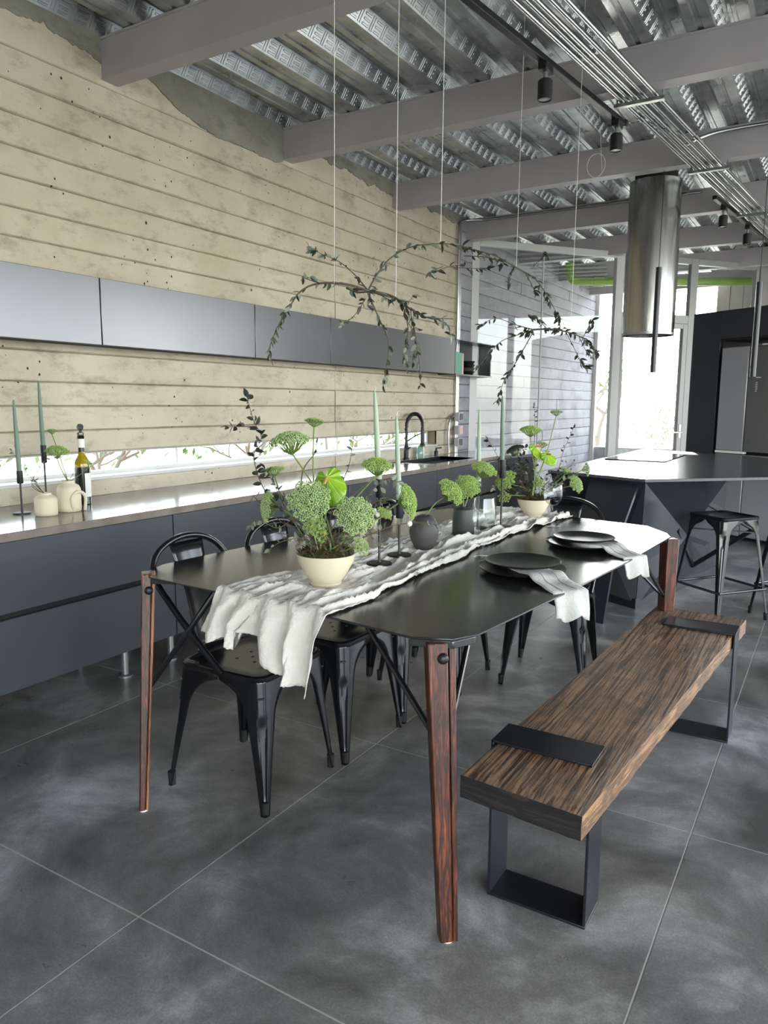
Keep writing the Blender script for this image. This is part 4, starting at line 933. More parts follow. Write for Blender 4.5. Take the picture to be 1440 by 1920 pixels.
def plate_stack(cx_, cy_, names, zb):
    for k, (r_, lb) in enumerate(names):
        z0 = zb + k * 0.0235
        tag(MB().lathe([(r_ * 0.55, 0.0), (r_ * 0.62, 0.001), (r_ * 0.98, 0.013), (r_, 0.017), (r_ * 0.985, 0.0185), (r_ * 0.94, 0.0165), (r_ * 0.62, 0.006), (0.0001, 0.0055)], (cx_, cy_, z0), 48).build('dinner_plate', 'plate'), lb, 'plate', 'black plates on the table')
plate_stack(-0.885, 2.375, ((0.148, 'larger lower black plate of the near place setting'), (0.128, 'smaller upper black plate of the near place setting')), TZ + 0.001)
plate_stack(-0.845, 2.955, ((0.142, 'larger lower black plate of the far place setting'), (0.122, 'smaller upper black plate of the far place setting')), TZ + 0.001)
def napkin(p0, p1, wid, plate, label, seed, drop=0.13):
    p0 = Vector((p0[0], p0[1], 0)); p1 = Vector((p1[0], p1[1], 0)); d = (p1 - p0); Ln = d.length; d.normalize(); sd = Vector((-d.y, d.x, 0))
    def fn(u, v):
        s = u * (Ln + drop); w = wid * (0.82 + 0.2 * u)
        q = p0 + d * min(s, Ln) + sd * ((v - 0.5) * w + 0.008 * nz(u * 6, v * 3, seed))
        z = TZ + 0.003 + 0.0025 * abs(nz(u * 14, v * 5, seed))
        dd = math.hypot(q.x - plate[0], q.y - plate[1]) - plate[2]; k = max(0.0, min(1.0, 1 - (dd - 0.006) / 0.05)); z += 0.0195 * k * k * (3 - 2 * k)
        if s > Ln:
            e = s - Ln; a = min(e / 0.03, 1.0)
            q = q + d * (0.012 + 0.20 * e) + sd * 0.0
            z = TZ + 0.006 - 0.86 * e * a + 0.012 * math.sin(v * 10 + seed) * min(1, e * 10)
            q = q + d * 0.014 * math.sin(v * 11 + seed) * min(1, e * 9)
        elif s > Ln - 0.18: z += 0.010 * math.sin((s - Ln + 0.18) / 0.18 * 3.14) * (0.6 + 0.4 * math.sin(v * 7 + seed))
        return (q.x, q.y, z)
    mb = MB().grid(fn, 46, 16)
    t = thing('napkin', label, 'napkin', (p0.x, p0.y, TZ), 'pale cloth napkins laid between the plates')
    mb.build('cloth', 'napkin', t, angle=180, solid=0.004)
    def line(v0):
        pts = [Vector(fn(u / 30, v0)) + Vector((0, 0, 0.0028)) for u in range(18, 31)]
        MB().tube(pts, 0.0012, 5).build('woven_stripe', 'grey_frame', t)
    line(0.3); line(0.7)
napkin((-1.045, 2.495), (-0.672, 2.20), 0.13, (-0.885, 2.375, 0.148), 'pale napkin between the two near black plates, hanging over the table edge', 1, 0.10)
napkin((-1.0, 3.06), (-0.625, 2.83), 0.12, (-0.845, 2.955, 0.142), 'pale napkin between the two far black plates, hanging over the table edge', 2, 0.085)

def wine_glass(x, y, label, h=0.225, z0=TZ):
    t = thing('wine_glass', label, 'wine glass', (x, y, z0), 'clear wine glasses')
    MB().lathe([(0.0001, 0.004), (0.035, 0.0015), (0.036, 0.0), (0.0001, 0.0)], (x, y, z0 + 0.0005), 28).build('foot', 'wine_glass', t)
    MB().lathe([(0.006, 0.003), (0.0036, 0.02), (0.0034, 0.09), (0.005, 0.098)], (x, y, z0), 12).build('stem', 'wine_glass', t)
    b = h - 0.098; pr = [(0.004, 0), (0.018, 0.005), (0.031, 0.015), (0.041, 0.033), (0.0455, 0.056), (0.045, 0.078), (0.042, 0.1), (0.038, b)]
    prof_ = [(r_, z_ + 0.098) for r_, z_ in pr] + [(r_ - 0.0012, z_ + 0.098) for r_, z_ in reversed(pr[1:])] + [(0.0001, 0.103)]
    MB().lathe(prof_, (x, y, z0), 32, close=True).build('bowl', 'wine_glass', t, angle=80)
    MB().tube([(x + 0.0375 * math.cos(a), y + 0.0375 * math.sin(a), z0 + h) for a in [6.2832 * i / 32 for i in range(33)]], 0.0009, 5).build('rim', 'wine_glass', t)
wine_glass(-1.10, 2.53, 'clear wine glass behind the near plates, closer to the viewer')
wine_glass(-1.115, 3.36, 'clear wine glass beside the far flower bowl', 0.205)

def candle(base, hs, tip, label, sock, foot=0.045, dk=False, glabel='slim taper candles in black holders'):
    bx0 = Vector(base)
    t = thing('candlestick', label, 'candlestick', base, glabel)
    MB().lathe([(foot, 0), (foot, 0.004), (foot * 0.94, 0.0065), (0.006, 0.0075), (0.0045, 0.012), (0.0045, hs - bx0.z)], base, 32).build('stand', 'black_matte', t)
    MB().lathe([(0.012, hs - bx0.z - 0.004), (0.014, hs - bx0.z), (0.014, hs - bx0.z + sock), (0.0118, hs - bx0.z + sock), (0.0118, hs - bx0.z + 0.01)], base, 18, close=True).build('socket', 'black_matte', t)
    b = Vector((bx0.x, bx0.y, hs + 0.004)); tp = Vector(tip)
    pts = [b.lerp(tp, q) for q in (0, 0.3, 0.6, 0.85, 0.95, 0.985, 1.0)]
    cn = MB().tube(pts, [0.0112, 0.0108, 0.0095, 0.007, 0.0052, 0.0035, 0.001], 14).build('candle', 'candle_dark' if dk else 'candle', t)
    MB().tube([tp - (tp - b).normalized() * 0.004, tp + Vector((0.003, 0.004, 0.012)), tp + Vector((0.008, 0.002, 0.014))], 0.0011, 5).build('wick', 'white_bud', cn)
ZR = TZ + 0.010
candle((-1.340, 2.18, ZR), 1.04, (-1.362, 2.18, 1.40), 'tall green taper candle in black holder nearest the near flower bowl', 0.06)
candle((-1.355, 2.345, ZR), 0.945, (-1.372, 2.345, 1.315), 'shorter green taper candle between the near bowl and the round grey vase', 0.065)
candle((-1.285, 3.15, ZR), 1.03, (-1.295, 3.15, 1.395), 'tallest dark green taper candle in front of the far flower bowl', 0.08, dk=True)
candle((-1.36, 3.06, ZR), 0.955, (-1.365, 3.06, 1.335), 'green taper candle behind the cylindrical dark vase', 0.06)
candle((-3.215, 2.056, 0.84), 0.985, (-3.232, 2.06, 1.365), 'green taper candle in a black holder at the left end of the counter', 0.055, 0.04, True, 'slim taper candles on the counter')
candle((-3.40, 2.31, 0.84), 1.055, (-3.415, 2.315, 1.46), 'taller green taper candle on the counter behind the cream jars', 0.085, 0.04, True, 'slim taper candles on the counter')

# ------------------------------------------------------------------ plants
def frame(n):
    n = Vector(n).normalized(); a = n.cross(Vector((0.2, 0.1, 1)));
    if a.length < 0.05: a = n.cross(Vector((1, 0, 0)))
    a.normalize(); return n, a, n.cross(a)
def umbel(parent, root, c, nrm, rad, dome=0.5, m='umbel', nclust=46, stem=True, bend=0.02):
    """domed flower head of many tiny florets on rays, with its stem from root"""
    c = Vector(c); n, a, b = frame(nrm); hd = MB(); hub = c - n * rad * 0.75
    for k in range(nclust):
        q = math.sqrt((k + 0.5) / nclust); an = k * 2.39996; pr = q * rad * random.uniform(0.95, 1.05)
        p = c + (a * math.cos(an) + b * math.sin(an)) * pr + n * (rad * dome * (1 - q * q) - rad * 0.1)
        cr = rad * 0.155
        pn = (p - hub).normalized(); _, a2, b2 = frame(pn)
        hd.sphere(p - pn * cr * 0.35, cr * 0.6, 6, 4, mi=1)
        for j in range(11):
            aj = j * 0.785 if j < 8 else j * 2.1; rj = cr * random.uniform(0.65, 1.1) if j < 8 else cr * 0.4
            hd.blob(p + (a2 * math.cos(aj) + b2 * math.sin(aj)) * rj + pn * (cr * 0.3 if j < 8 else cr * 0.75), cr * random.uniform(0.26, 0.40), mi=0)
        if True: hd.tube([hub, hub.lerp(p, 0.5) + n * (-rad * 0.08), p - pn * cr * 0.5], max(0.0007, rad * 0.018), 4, cap=False, mi=2)
    o = hd.build('flower_head', [m, 'umbel_core', 'stem_green'], parent, angle=30)
    if stem:
        r0 = Vector(root); mid = r0.lerp(hub, 0.55) + Vector((random.uniform(-bend, bend), random.uniform(-bend, bend), 0.01)); 
        MB().tube(smooth_path([r0, mid, hub + n * rad * 0.1], 6), 0.0024, 6).build('stem', 'stem_green', parent)
    return o
leaf_me = {}
def leaf_mesh(m, fat=0.45):
    key = (m, fat)
    if key not in leaf_me:
        mb = MB(); v = []; f = []; prof_ = [(0, 0.02), (0.18, 0.7), (0.42, 1.0), (0.7, 0.75), (0.9, 0.32), (1.0, 0.0)]
        for x_, w in prof_: v += [(x_, -w * fat / 2, 0.10 * w - 0.12 * x_ * x_), (x_, 0, -0.12 * x_ * x_), (x_, w * fat / 2, 0.10 * w - 0.12 * x_ * x_)]
        for i in range(5):
            for j in (0, 1): f.append((i * 3 + j, (i + 1) * 3 + j, (i + 1) * 3 + j + 1, i * 3 + j + 1))
        leaf_me[key] = mb.add(v, f).mesh('leaf', m, angle=180)
    return leaf_me[key]
def put_leaf(parent, p, d, size, m='leaf_dark', roll=None, fat=0.45):
    o = bpy.data.objects.new('leaf', leaf_mesh(m, fat)); col.objects.link(o); o.parent = parent
    d = Vector(d).normalized(); up = Vector((random.uniform(-1, 1), random.uniform(-1, 1), random.uniform(0.1, 1))) if roll is None else Vector(roll)
    y_ = up.cross(d)
    if y_.length < 0.05: y_ = Vector((0.3, 1, 0.2)).cross(d)
    y_.normalize(); z_ = d.cross(y_)
    m4 = Matrix((d, y_, z_)).transposed().to_4x4() @ Matrix.Diagonal((size, size, size, 1))
    o.location = Vector(p) - wloc(parent); o.rotation_euler = m4.to_euler(); o.scale = (size, size, size)
    return o
def spray(mb, pts, r0=0.0018, r1=0.0008):
    sp_ = smooth_path(pts, 5); mb.tube(sp_, [r0 + (r1 - r0) * i / (len(sp_) - 1) for i in range(len(sp_))], 5); return sp_
def leafy(parent, pts, n, size, m, name='twig', r0=0.0018, fat=0.45, start=0.2, mtw='twig', droop=0.0):
    mb = MB(); sp_ = spray(mb, pts, r0); mb.build(name, mtw, parent)
    for k in range(n):
        t = start + (1 - start) * (k + random.uniform(0.2, 0.8)) / n; i = min(int(t * (len(sp_) - 1)), len(sp_) - 2)
        p = sp_[i].lerp(sp_[i + 1], t * (len(sp_) - 1) - i); d = (sp_[i + 1] - sp_[i]).normalized()
        sd = d.cross(Vector((random.uniform(-1, 1), random.uniform(-1, 1), random.uniform(-1, 1)))).normalized() * (1 if k % 2 else -1)
        put_leaf(parent, p, d * 0.5 + sd + Vector((0, 0, -droop)), size * random.uniform(0.75, 1.15), m, fat=fat)
    put_leaf(parent, sp_[-1], sp_[-1] - sp_[-2], size, m, fat=fat)
def fine_spray(parent, root, tips, size=0.014, m='leaf_pale', npl=12):
    """wispy fine twigs with tiny leaves, too small to count"""
    mb = MB(); lf = MB()
    for tp in tips:
        tp = Vector(tp); r0 = Vector(root); mid = r0.lerp(tp, 0.5) + Vector((random.gauss(0, .015), random.gauss(0, .015), 0.02))
        sp_ = smooth_path([r0, mid, tp], 5); mb.tube(sp_, 0.0011, 4)
        for k in range(npl):
            p = sp_[random.randint(3, len(sp_) - 1)]; d = Vector([random.gauss(0, 1) for _ in range(3)]).normalized(); e = p + d * random.uniform(0.01, 0.03)
            mb.tube([p, e], 0.0006, 3, cap=False); n, a, b = frame(d)
            s = size * random.uniform(0.6, 1.2)
            lf.add([e, e + n * s * 0.5 + a * s * 0.3, e + n * s, e + n * s * 0.5 - a * s * 0.3], [(0, 1, 2, 3)])
    mb.build('fine_twigs', 'twig', parent)['kind'] = 'stuff'
    lf.build('fine_leaves', m, parent, smooth=False)['kind'] = 'stuff'
def bowl_of_moss(parent, c, r, h):
    MB().lathe([(0.0001, 0.0), (r * 0.5, 0.0), (r * 0.53, 0.006), (r * 0.5, 0.010), (r * 0.72, h * 0.38), (r * 0.93, h * 0.75), (r, h), (r * 0.955, h), (r * 0.86, h * 0.7), (r * 0.3, h * 0.3), (0.0001, h * 0.3)], c, 44).build('bowl', 'cream', parent, angle=50)
    ms = MB(); mt = MB(); C0 = Vector(c)
    ms.lathe([(r * 0.9, h * 0.8), (r * 0.8, h * 0.95), (r * 0.4, h * 1.12), (0.0001, h * 1.18)], c, 24)
    for k in range(420):
        q = math.sqrt(random.random()); a = random.uniform(0, 6.283); p = C0 + Vector((q * r * 0.95 * math.cos(a), q * r * 0.95 * math.sin(a), h * (0.97 + 0.2 * (1 - q * q))))
        d = Vector((random.gauss(0, .6), random.gauss(0, .6), random.uniform(0.2, 1))).normalized(); s = random.uniform(0.008, 0.024)
        n, a_, b_ = frame(d); tgt = ms if random.random() < 0.6 else mt
        tgt.add([p, p + d * s * 0.6 + a_ * s * 0.22, p + d * s + b_ * s * 0.2, p + d * s * 0.6 - a_ * s * 0.22], [(0, 1, 2, 3)])
    ms.build('moss', 'moss', parent, smooth=False)['kind'] = 'stuff'
    mt.build('dry_moss', 'moss_brown', parent, smooth=False)['kind'] = 'stuff'
def anthurium(parent, root, c, tipdir, face, size):
    """heart-shaped glossy spathe with sunken ribs and a spadix"""
    c = Vector(c); f_ = Vector(face).normalized(); t_ = Vector(tipdir); t_ = (t_ - f_ * t_.dot(f_)).normalized(); s_ = f_.cross(t_)
    def outline(a):      # polar heart about the stalk point
        return 0.62 + 0.26 * math.cos(a) + 0.18 * math.cos(2 * a) * (1 if math.cos(a) > 0 else 0.2) - 0.34 * math.exp(-((abs(a) - math.pi) / 0.35) ** 2)
    mb = MB(); na, nr = 60, 8; v = [c]; fc = []
    for j in range(1, nr + 1):
        for i in range(na):
            a = -math.pi + 2 * math.pi * i / na; q = j / nr; rr = outline(a) * q * size
            x_ = rr * math.cos(a); y_ = rr * math.sin(a) * 0.95
            hgt = size * (0.035 * math.cos(a * 11) * q * (1 - 0.4 * q) - 0.16 * q * q * (abs(math.sin(a)) ** 1.5) - 0.10 * q * q * max(0, math.cos(a)))
            v.append(c + t_ * x_ + s_ * y_ + f_ * hgt)
    for i in range(na): fc.append((0, 1 + i, 1 + (i + 1) % na))
    for j in range(nr - 1):
        for i in range(na): fc.append((1 + j * na + i, 1 + (j + 1) * na + i, 1 + (j + 1) * na + (i + 1) % na, 1 + j * na + (i + 1) % na))
    sp_ = mb.add(v, fc).build('spathe', 'anthurium', parent, angle=180, solid=0.0012)
    vm = MB()
    for i in range(3, na, 6):
        pts = [Vector(v[1 + j * na + i]) + f_ * 0.0012 for j in range(0, nr)]; vm.tube([c] + pts, 0.0008, 4, cap=False)
    vm.build('veins', 'vein', sp_)
    MB().tube(smooth_path([c, c + f_ * size * 0.2 + t_ * size * 0.1, c + f_ * size * 0.45 + t_ * size * 0.3], 4), [0.005] * 8 + [0.003], 8).build('spadix', 'spadix', parent)
    MB().tube(smooth_path([root, Vector(root).lerp(c, 0.5) + Vector((0.01, 0, 0.01)), c - f_ * 0.004], 5), 0.003, 6).build('stem', 'stem_green', parent)

# near bowl arrangement
NB = Vector((-1.325, 1.84, TZ + 0.010)); d0 = DEPTH(NB)
fb = thing('flower_bowl', 'large cream bowl nearest the viewer with moss, green flower domes and an anthurium', 'flower arrangement', NB, 'cream flower bowls on the table')
bowl_of_moss(fb, NB, 0.092, 0.10)
rt = NB + Vector((0, 0, 0.1)); TC = -FW
toC = lambda a, b, c_: TC * a + RT * b + UP * c_
def P(px, py, o=0.0): return PX(px, py, d0 + o)
def rootp(k): return rt + Vector((0.04 * math.cos(k * 2.4), 0.04 * math.sin(k * 2.4), 0.0))
for k, (px, py, o, nrm, r_, dm, mm) in enumerate((
        (544, 826, 0.06, toC(0.25, -0.1, 1), 0.062, 0.45, 'umbel'), (590, 789, 0.14, toC(-0.1, 0.1, 1), 0.030, 0.25, 'umbel_bright'), (579, 938, -0.10, toC(1, 0.05, 0.45), 0.062, 0.6, 'umbel'),
        (666, 966, -0.08, toC(1, 0.25, 0.3), 0.058, 0.6, 'umbel'), (708, 873, 0.05, toC(0.35, 0.1, 1), 0.048, 0.5, 'umbel_bright'), (500, 948, 0.02, toC(0.3, -1, 0.1), 0.05, 0.35, 'umbel'),
        (767, 938, 0.02, toC(0.35, 1, 0.25), 0.05, 0.4, 'umbel_bright'), (512, 880, 0.12, toC(0.1, -0.2, 1), 0.034, 0.25, 'umbel_bright'), (678, 1024, -0.10, toC(0.6, 0.6, 0.4), 0.030, 0.4, 'umbel'), (590, 985, -0.09, toC(0.8, 0, 0.2), 0.034, 0.4, 'umbel_bright'), (722, 962, 0.0, toC(0.4, 0.5, 0.6), 0.026, 0.3, 'umbel_bright'))):
    umbel(fb, rootp(k), P(px, py, o), nrm, r_, dm, mm, 56 if r_ > 0.045 else 32)
anthurium(fb, rootp(2), P(613, 896, 0.0), toC(0, 0.35, -1), toC(1, -0.3, 0.15), 0.088)
anthurium(fb, rootp(5), P(606, 1000, -0.03), toC(0.2, -0.3, -1), toC(1, 0.3, 0.1), 0.030)
# dark-leaved tall twigs on the left
leafy(fb, [rootp(1), P(560, 985, 0), P(500, 925, 0.02), P(476, 860, 0.03), P(490, 820, 0.03), P(476, 790, 0.03), P(463, 745, 0.03)], 34, 0.031, 'leaf_dark', fat=0.62, r0=0.0024)
leafy(fb, [P(478, 800, 0.03), P(455, 800, 0.03), P(428, 800, 0.03)], 7, 0.026, 'leaf_dark', fat=0.6, start=0.4)
leafy(fb, [rootp(4), P(540, 960, 0.05), P(510, 900, 0.06), P(497, 880, 0.06)], 12, 0.027, 'leaf_dark', fat=0.6)
leafy(fb, [P(545, 975, 0), P(520, 990, -0.02), P(485, 975, -0.02), P(470, 985, -0.02)], 9, 0.022, 'leaf_pale', fat=0.6)
leafy(fb, [rootp(7), P(565, 900, 0.08), P(590, 850, 0.1), P(594, 832, 0.1)], 3, 0.02, 'leaf_dark', r0=0.003)
leafy(fb, [rootp(3), P(640, 920, 0.1), P(655, 870, 0.12), P(662, 826, 0.13)], 8, 0.02, 'leaf_pale', fat=0.55)
leafy(fb, [rootp(6), P(680, 960, 0.03), P(720, 930, 0.04), P(735, 880, 0.05)], 10, 0.022, 'leaf_pale', fat=0.6)
leafy(fb, [rootp(6), P(700, 1000, 0.0), P(740, 985, 0.02), P(790, 980, 0.03), P(822, 985, 0.04)], 11, 0.024, 'leaf_pale', fat=0.65)
leafy(fb, [rootp(0), P(640, 1000, -0.04), P(700, 990, -0.06), P(690, 940, -0.05)], 8, 0.02, 'leaf_pale', fat=0.6)
fine_spray(fb, rt, [P(690, 905, 0.03), P(730, 960, 0.02), P(520, 1000, 0.0), P(545, 955, 0.05), P(712, 1000, -0.03), P(690, 985, 0.02), P(475, 930, 0.05), P(640, 900, 0.12), P(745, 925, 0.05), P(560, 1015, -0.05)], 0.014, 'leaf_pale', 16)
leafy(fb, [rootp(2), P(575, 1010, -0.06), P(530, 1015, -0.06), P(505, 1030, -0.05)], 8, 0.02, 'leaf_pale', fat=0.6)
leafy(fb, [rootp(8), P(655, 1010, -0.08), P(700, 1040, -0.08), P(715, 1020, -0.07)], 8, 0.018, 'leaf_pale', fat=0.6)
leafy(fb, [rootp(9), P(560, 940, 0.03), P(530, 930, 0.05), P(515, 905, 0.05)], 9, 0.022, 'leaf_pale', fat=0.6)
leafy(fb, [rootp(6), P(690, 930, 0.0), P(722, 900, 0.0), P(748, 905, 0.02)], 10, 0.022, 'leaf_pale', fat=0.6)
fine_spray(fb, rt, [P(585, 1025, -0.08), P(640, 1025, -0.09), P(665, 1000, -0.05), P(610, 1015, -0.1), P(540, 985, -0.02), P(650, 1035, -0.08)], 0.016, 'moss', 14)
bd = MB()
for px, py in ((702, 958), (768, 982), (708, 965)): bd.sphere(P(px, py, 0.0), 0.009, 8, 6)
bd.build('white_buds', 'white_bud', fb)

# far bowl arrangement
FB_ = Vector((-1.275, 3.545, TZ + 0.010)); d0 = DEPTH(FB_)
fb2 = thing('flower_bowl', 'cream flower bowl at the far end of the table with loose leafy twigs', 'flower arrangement', FB_, 'cream flower bowls on the table')
bowl_of_moss(fb2, FB_, 0.082, 0.09)
rt = FB_ + Vector((0, 0, 0.09))
for k, (px, py, o, nrm, r_, dm, mm) in enumerate((
        (995, 806, 0.0, toC(0.3, 0, 1), 0.050, 0.4, 'umbel_bright'), (966, 842, 0.05, toC(0.2, -0.4, 1), 0.045, 0.4, 'leaf_dark'), (1043, 772, 0.1, toC(0, 0, 1), 0.032, 0.25, 'umbel'), (947, 900, -0.05, toC(0.6, -0.6, 0.5), 0.055, 0.5, 'umbel_bright'),
        (1080, 907, -0.05, toC(0.6, 0.5, 0.3), 0.045, 0.5, 'umbel'), (1101, 880, 0.0, toC(0.1, 1, 0.1), 0.035, 0.35, 'umbel'), (1062, 882, 0.0, toC(0.3, 0.3, 1), 0.03, 0.3, 'umbel'), (1018, 832, 0.06, toC(0.1, 0.2, 1), 0.03, 0.3, 'umbel'), (945, 932, -0.05, toC(0.8, -0.2, -0.3), 0.03, 0.4, 'umbel_bright'), (1010, 905, -0.04, toC(0.7, 0, 0.5), 0.03, 0.4, 'umbel_bright'))):
    umbel(fb2, rootp(k), P(px, py, o), nrm, r_, dm, mm, 44 if r_ > 0.04 else 26)
anthurium(fb2, rootp(2), P(1003, 838, 0.0), toC(0.1, 0.55, -1), toC(0.55, 0.5, 0.5), 0.075)
anthurium(fb2, rootp(4), P(1025, 852, -0.03), toC(0.1, 0.6, -0.8), toC(0.9, 0.2, 0.4), 0.062)
leafy(fb2, [rootp(1), P(1000, 870, 0), P(1003, 800, 0.02), P(1002, 762, 0.02)], 9, 0.022, 'leaf_dark', fat=0.5, start=0.55)
leafy(fb2, [rootp(6), P(1040, 900, 0.02), P(1055, 850, 0.03), P(1075, 803, 0.03)], 12, 0.024, 'leaf_dark', fat=0.5, start=0.4)
leafy(fb2, [rootp(3), P(960, 900, 0.02), P(930, 850, 0.0), P(915, 825, 0)], 9, 0.026, 'leaf_dark', fat=0.6)
leafy(fb2, [rootp(5), P(960, 915, 0.02), P(940, 870, 0.05), P(960, 855, 0.05)], 12, 0.026, 'leaf_dark', fat=0.6)
leafy(fb2, [rootp(5), P(950, 925, -0.03), P(935, 905, -0.05), P(925, 915, -0.05)], 9, 0.024, 'leaf_pale', fat=0.6)
fine_spray(fb2, rt, [P(960, 880, 0.03), P(980, 870, 0.03), P(945, 915, 0), P(970, 900, 0), P(1050, 890, 0), P(1075, 870, 0), P(985, 895, -0.03), P(935, 890, 0.03), P(1060, 915, -0.03), P(955, 860, 0.05)], 0.02, 'leaf_dark', 18)

leafy(fb2, [rootp(1), P(975, 905, 0), P(958, 880, 0.0), P(945, 850, 0.02)], 14, 0.03, 'leaf_dark', fat=0.6)
leafy(fb2, [rootp(5), P(985, 890, -0.02), P(975, 865, -0.02), P(985, 840, 0)], 12, 0.028, 'leaf_dark', fat=0.6)
leafy(fb2, [rootp(8), P(1035, 915, -0.04), P(1060, 900, -0.04), P(1080, 890, -0.03)], 10, 0.024, 'leaf_pale', fat=0.6)
fine_spray(fb2, rt, [P(990, 870, -0.03), P(975, 880, -0.03), P(955, 895, -0.02), P(1000, 880, -0.04), P(1035, 880, 0.0), P(940, 880, 0)], 0.026, 'leaf_dark', 22)

# vases
va = thing('round_vase', 'round dark grey vase on the runner with a leaning green flower', 'vase', (-1.34, 2.51, TZ + 0.014), 'dark vases on the runner')
VB = Vector((-1.34, 2.51, TZ + 0.010)); d0 = DEPTH(VB)
MB().lathe([(0.030, 0), (0.036, 0.004), (0.053, 0.04), (0.058, 0.07), (0.053, 0.1), (0.036, 0.124), (0.022, 0.132), (0.018, 0.13), (0.018, 0.115)], VB, 36).build('vase', 'grey_ceramic', va, angle=60)
umbel(va, VB + Vector((0, 0, 0.12)), P(847, 922, 0.1), toC(0.35, 0.5, 0.4), 0.058, 0.55, 'umbel_bright', 56, bend=0.005)
vb_ = thing('cylinder_vase', 'cylindrical dark green-grey vase on the runner with green flower domes', 'vase', (-1.345, 2.875, TZ + 0.014), 'dark vases on the runner')
VC = Vector((-1.345, 2.875, TZ + 0.010)); d0 = DEPTH(VC)
MB().lathe([(0.044, 0), (0.047, 0.004), (0.047, 0.1), (0.043, 0.113), (0.028, 0.118), (0.022, 0.124), (0.019, 0.122), (0.019, 0.1)], VC, 36).build('vase', 'green_grey', vb_, angle=50)
umbel(vb_, VC + Vector((0, 0, 0.11)), P(876, 912, -0.05), toC(0.8, 0.1, 0.5), 0.055, 0.65, 'umbel_bright', 56)
umbel(vb_, VC + Vector((0, 0.005, 0.11)), P(908, 880, 0.05), toC(0.3, 0.3, 0.9), 0.056, 0.55, 'umbel_bright', 56)

# on the counter
for px_, y_, r_, h_, lb, loop in ((-3.075, 2.085, 0.050, 0.105, 'squat cream bottle vase on the counter with bare twigs', False), (-3.10, 2.225, 0.054, 0.148, 'taller cream bottle vase on the counter with a fern-like green flower', True)):
    o = thing('ceramic_vase', lb, 'vase', (px_, y_, 0.84), 'cream bottle vases on the counter')
    MB().lathe([(r_ * 0.85, 0), (r_ * 0.97, 0.004), (r_, 0.02), (r_, h_ * 0.72), (r_ * 0.85, h_ * 0.84), (r_ * 0.55, h_ * 0.90), (r_ * 0.5, h_ * 0.98), (r_ * 0.54, h_), (r_ * 0.42, h_), (r_ * 0.4, h_ * 0.85)], (px_, y_, 0.84), 32).build('vase', 'cream', o, angle=60)
    cv = Vector((px_, y_, 0.84)); d0 = DEPTH(cv); rr = cv + Vector((0, 0, h_ - 0.01))
    if loop:
        lb_ = [cv + Vector((0.046, -0.01, 0.005))] + [cv + Vector((0.056, 0.012 - 0.038 * math.cos(a), 0.055 + 0.042 * math.sin(a))) for a in [3.14159 * i / 10 for i in range(11)]] + [cv + Vector((0.046, 0.05, 0.005))]
        MB().tube(lb_, 0.0075, 8).build('loop_handle', 'cream', o)
        umbel(o, rr, P(107, 846, 0.02), toC(0.35, 0.15, 1), 0.052, 0.5, 'umbel_bright', 44)
        umbel(o, rr, P(97, 807, 0.05), toC(0.1, 0, 1), 0.026, 0.3, 'umbel', 22)
        leafy(o, [rr, P(130, 900, 0.05), P(145, 878, 0.05), P(163, 876, 0.02)], 4, 0.02, 'stem_green', mtw='stem_green')
        leafy(o, [rr, P(163, 880, -0.02), P(168, 868, -0.03)], 5, 0.032, 'umbel_bright', mtw='stem_green', start=0.6)
    else:
        for q in ((30, 840), (22, 846), (80, 870), (66, 900), (95, 850)):
            leafy(o, [rr, P(60 + random.uniform(-8, 8), 905, 0.03), P(q[0], q[1], 0.04)], 3, 0.018, 'leaf_pale', r0=0.0014, start=0.5)
wb_ = thing('wine_bottle', 'dark wine bottle with white label and crystal stopper on the counter', 'bottle', (-3.26, 2.425, 0.84))
WB = (-3.26, 2.425, 0.84)
MB().lathe([(0.034, 0), (0.0375, 0.004), (0.0375, 0.19)], WB, 32).build('body', 'bottle', wb_)
MB().lathe([(0.0375, 0.19), (0.0372, 0.205), (0.033, 0.222), (0.024, 0.237), (0.0165, 0.252), (0.0145, 0.266)], WB, 32).build('shoulder', 'bottle_lit', wb_)
MB().lathe([(0.0145, 0.266), (0.014, 0.29), (0.0165, 0.292), (0.0165, 0.345), (0.014, 0.348)], WB, 24).build('neck', 'bottle', wb_)
MB().lathe([(0.0172, 0.288), (0.0172, 0.332)], WB, 24, close=True).build('neck_label', 'paper', wb_)
lbm = MB()
lbm.grid(lambda u, v_: (WB[0] + 0.0379 * math.cos(R(-22 + 90 * u)), WB[1] + 0.0379 * math.sin(R(-22 + 90 * u)), WB[2] + 0.04 + 0.12 * v_), 12, 2); lbm.build('label', 'paper', wb_)
MB().lathe([(0.014, 0.348), (0.016, 0.352), (0.016, 0.362), (0.008, 0.366), (0.006, 0.372), (0.014, 0.38), (0.017, 0.392), (0.012, 0.404), (0.0001, 0.408)], WB, 12).build('stopper', 'fridge_steel', wb_, angle=20)

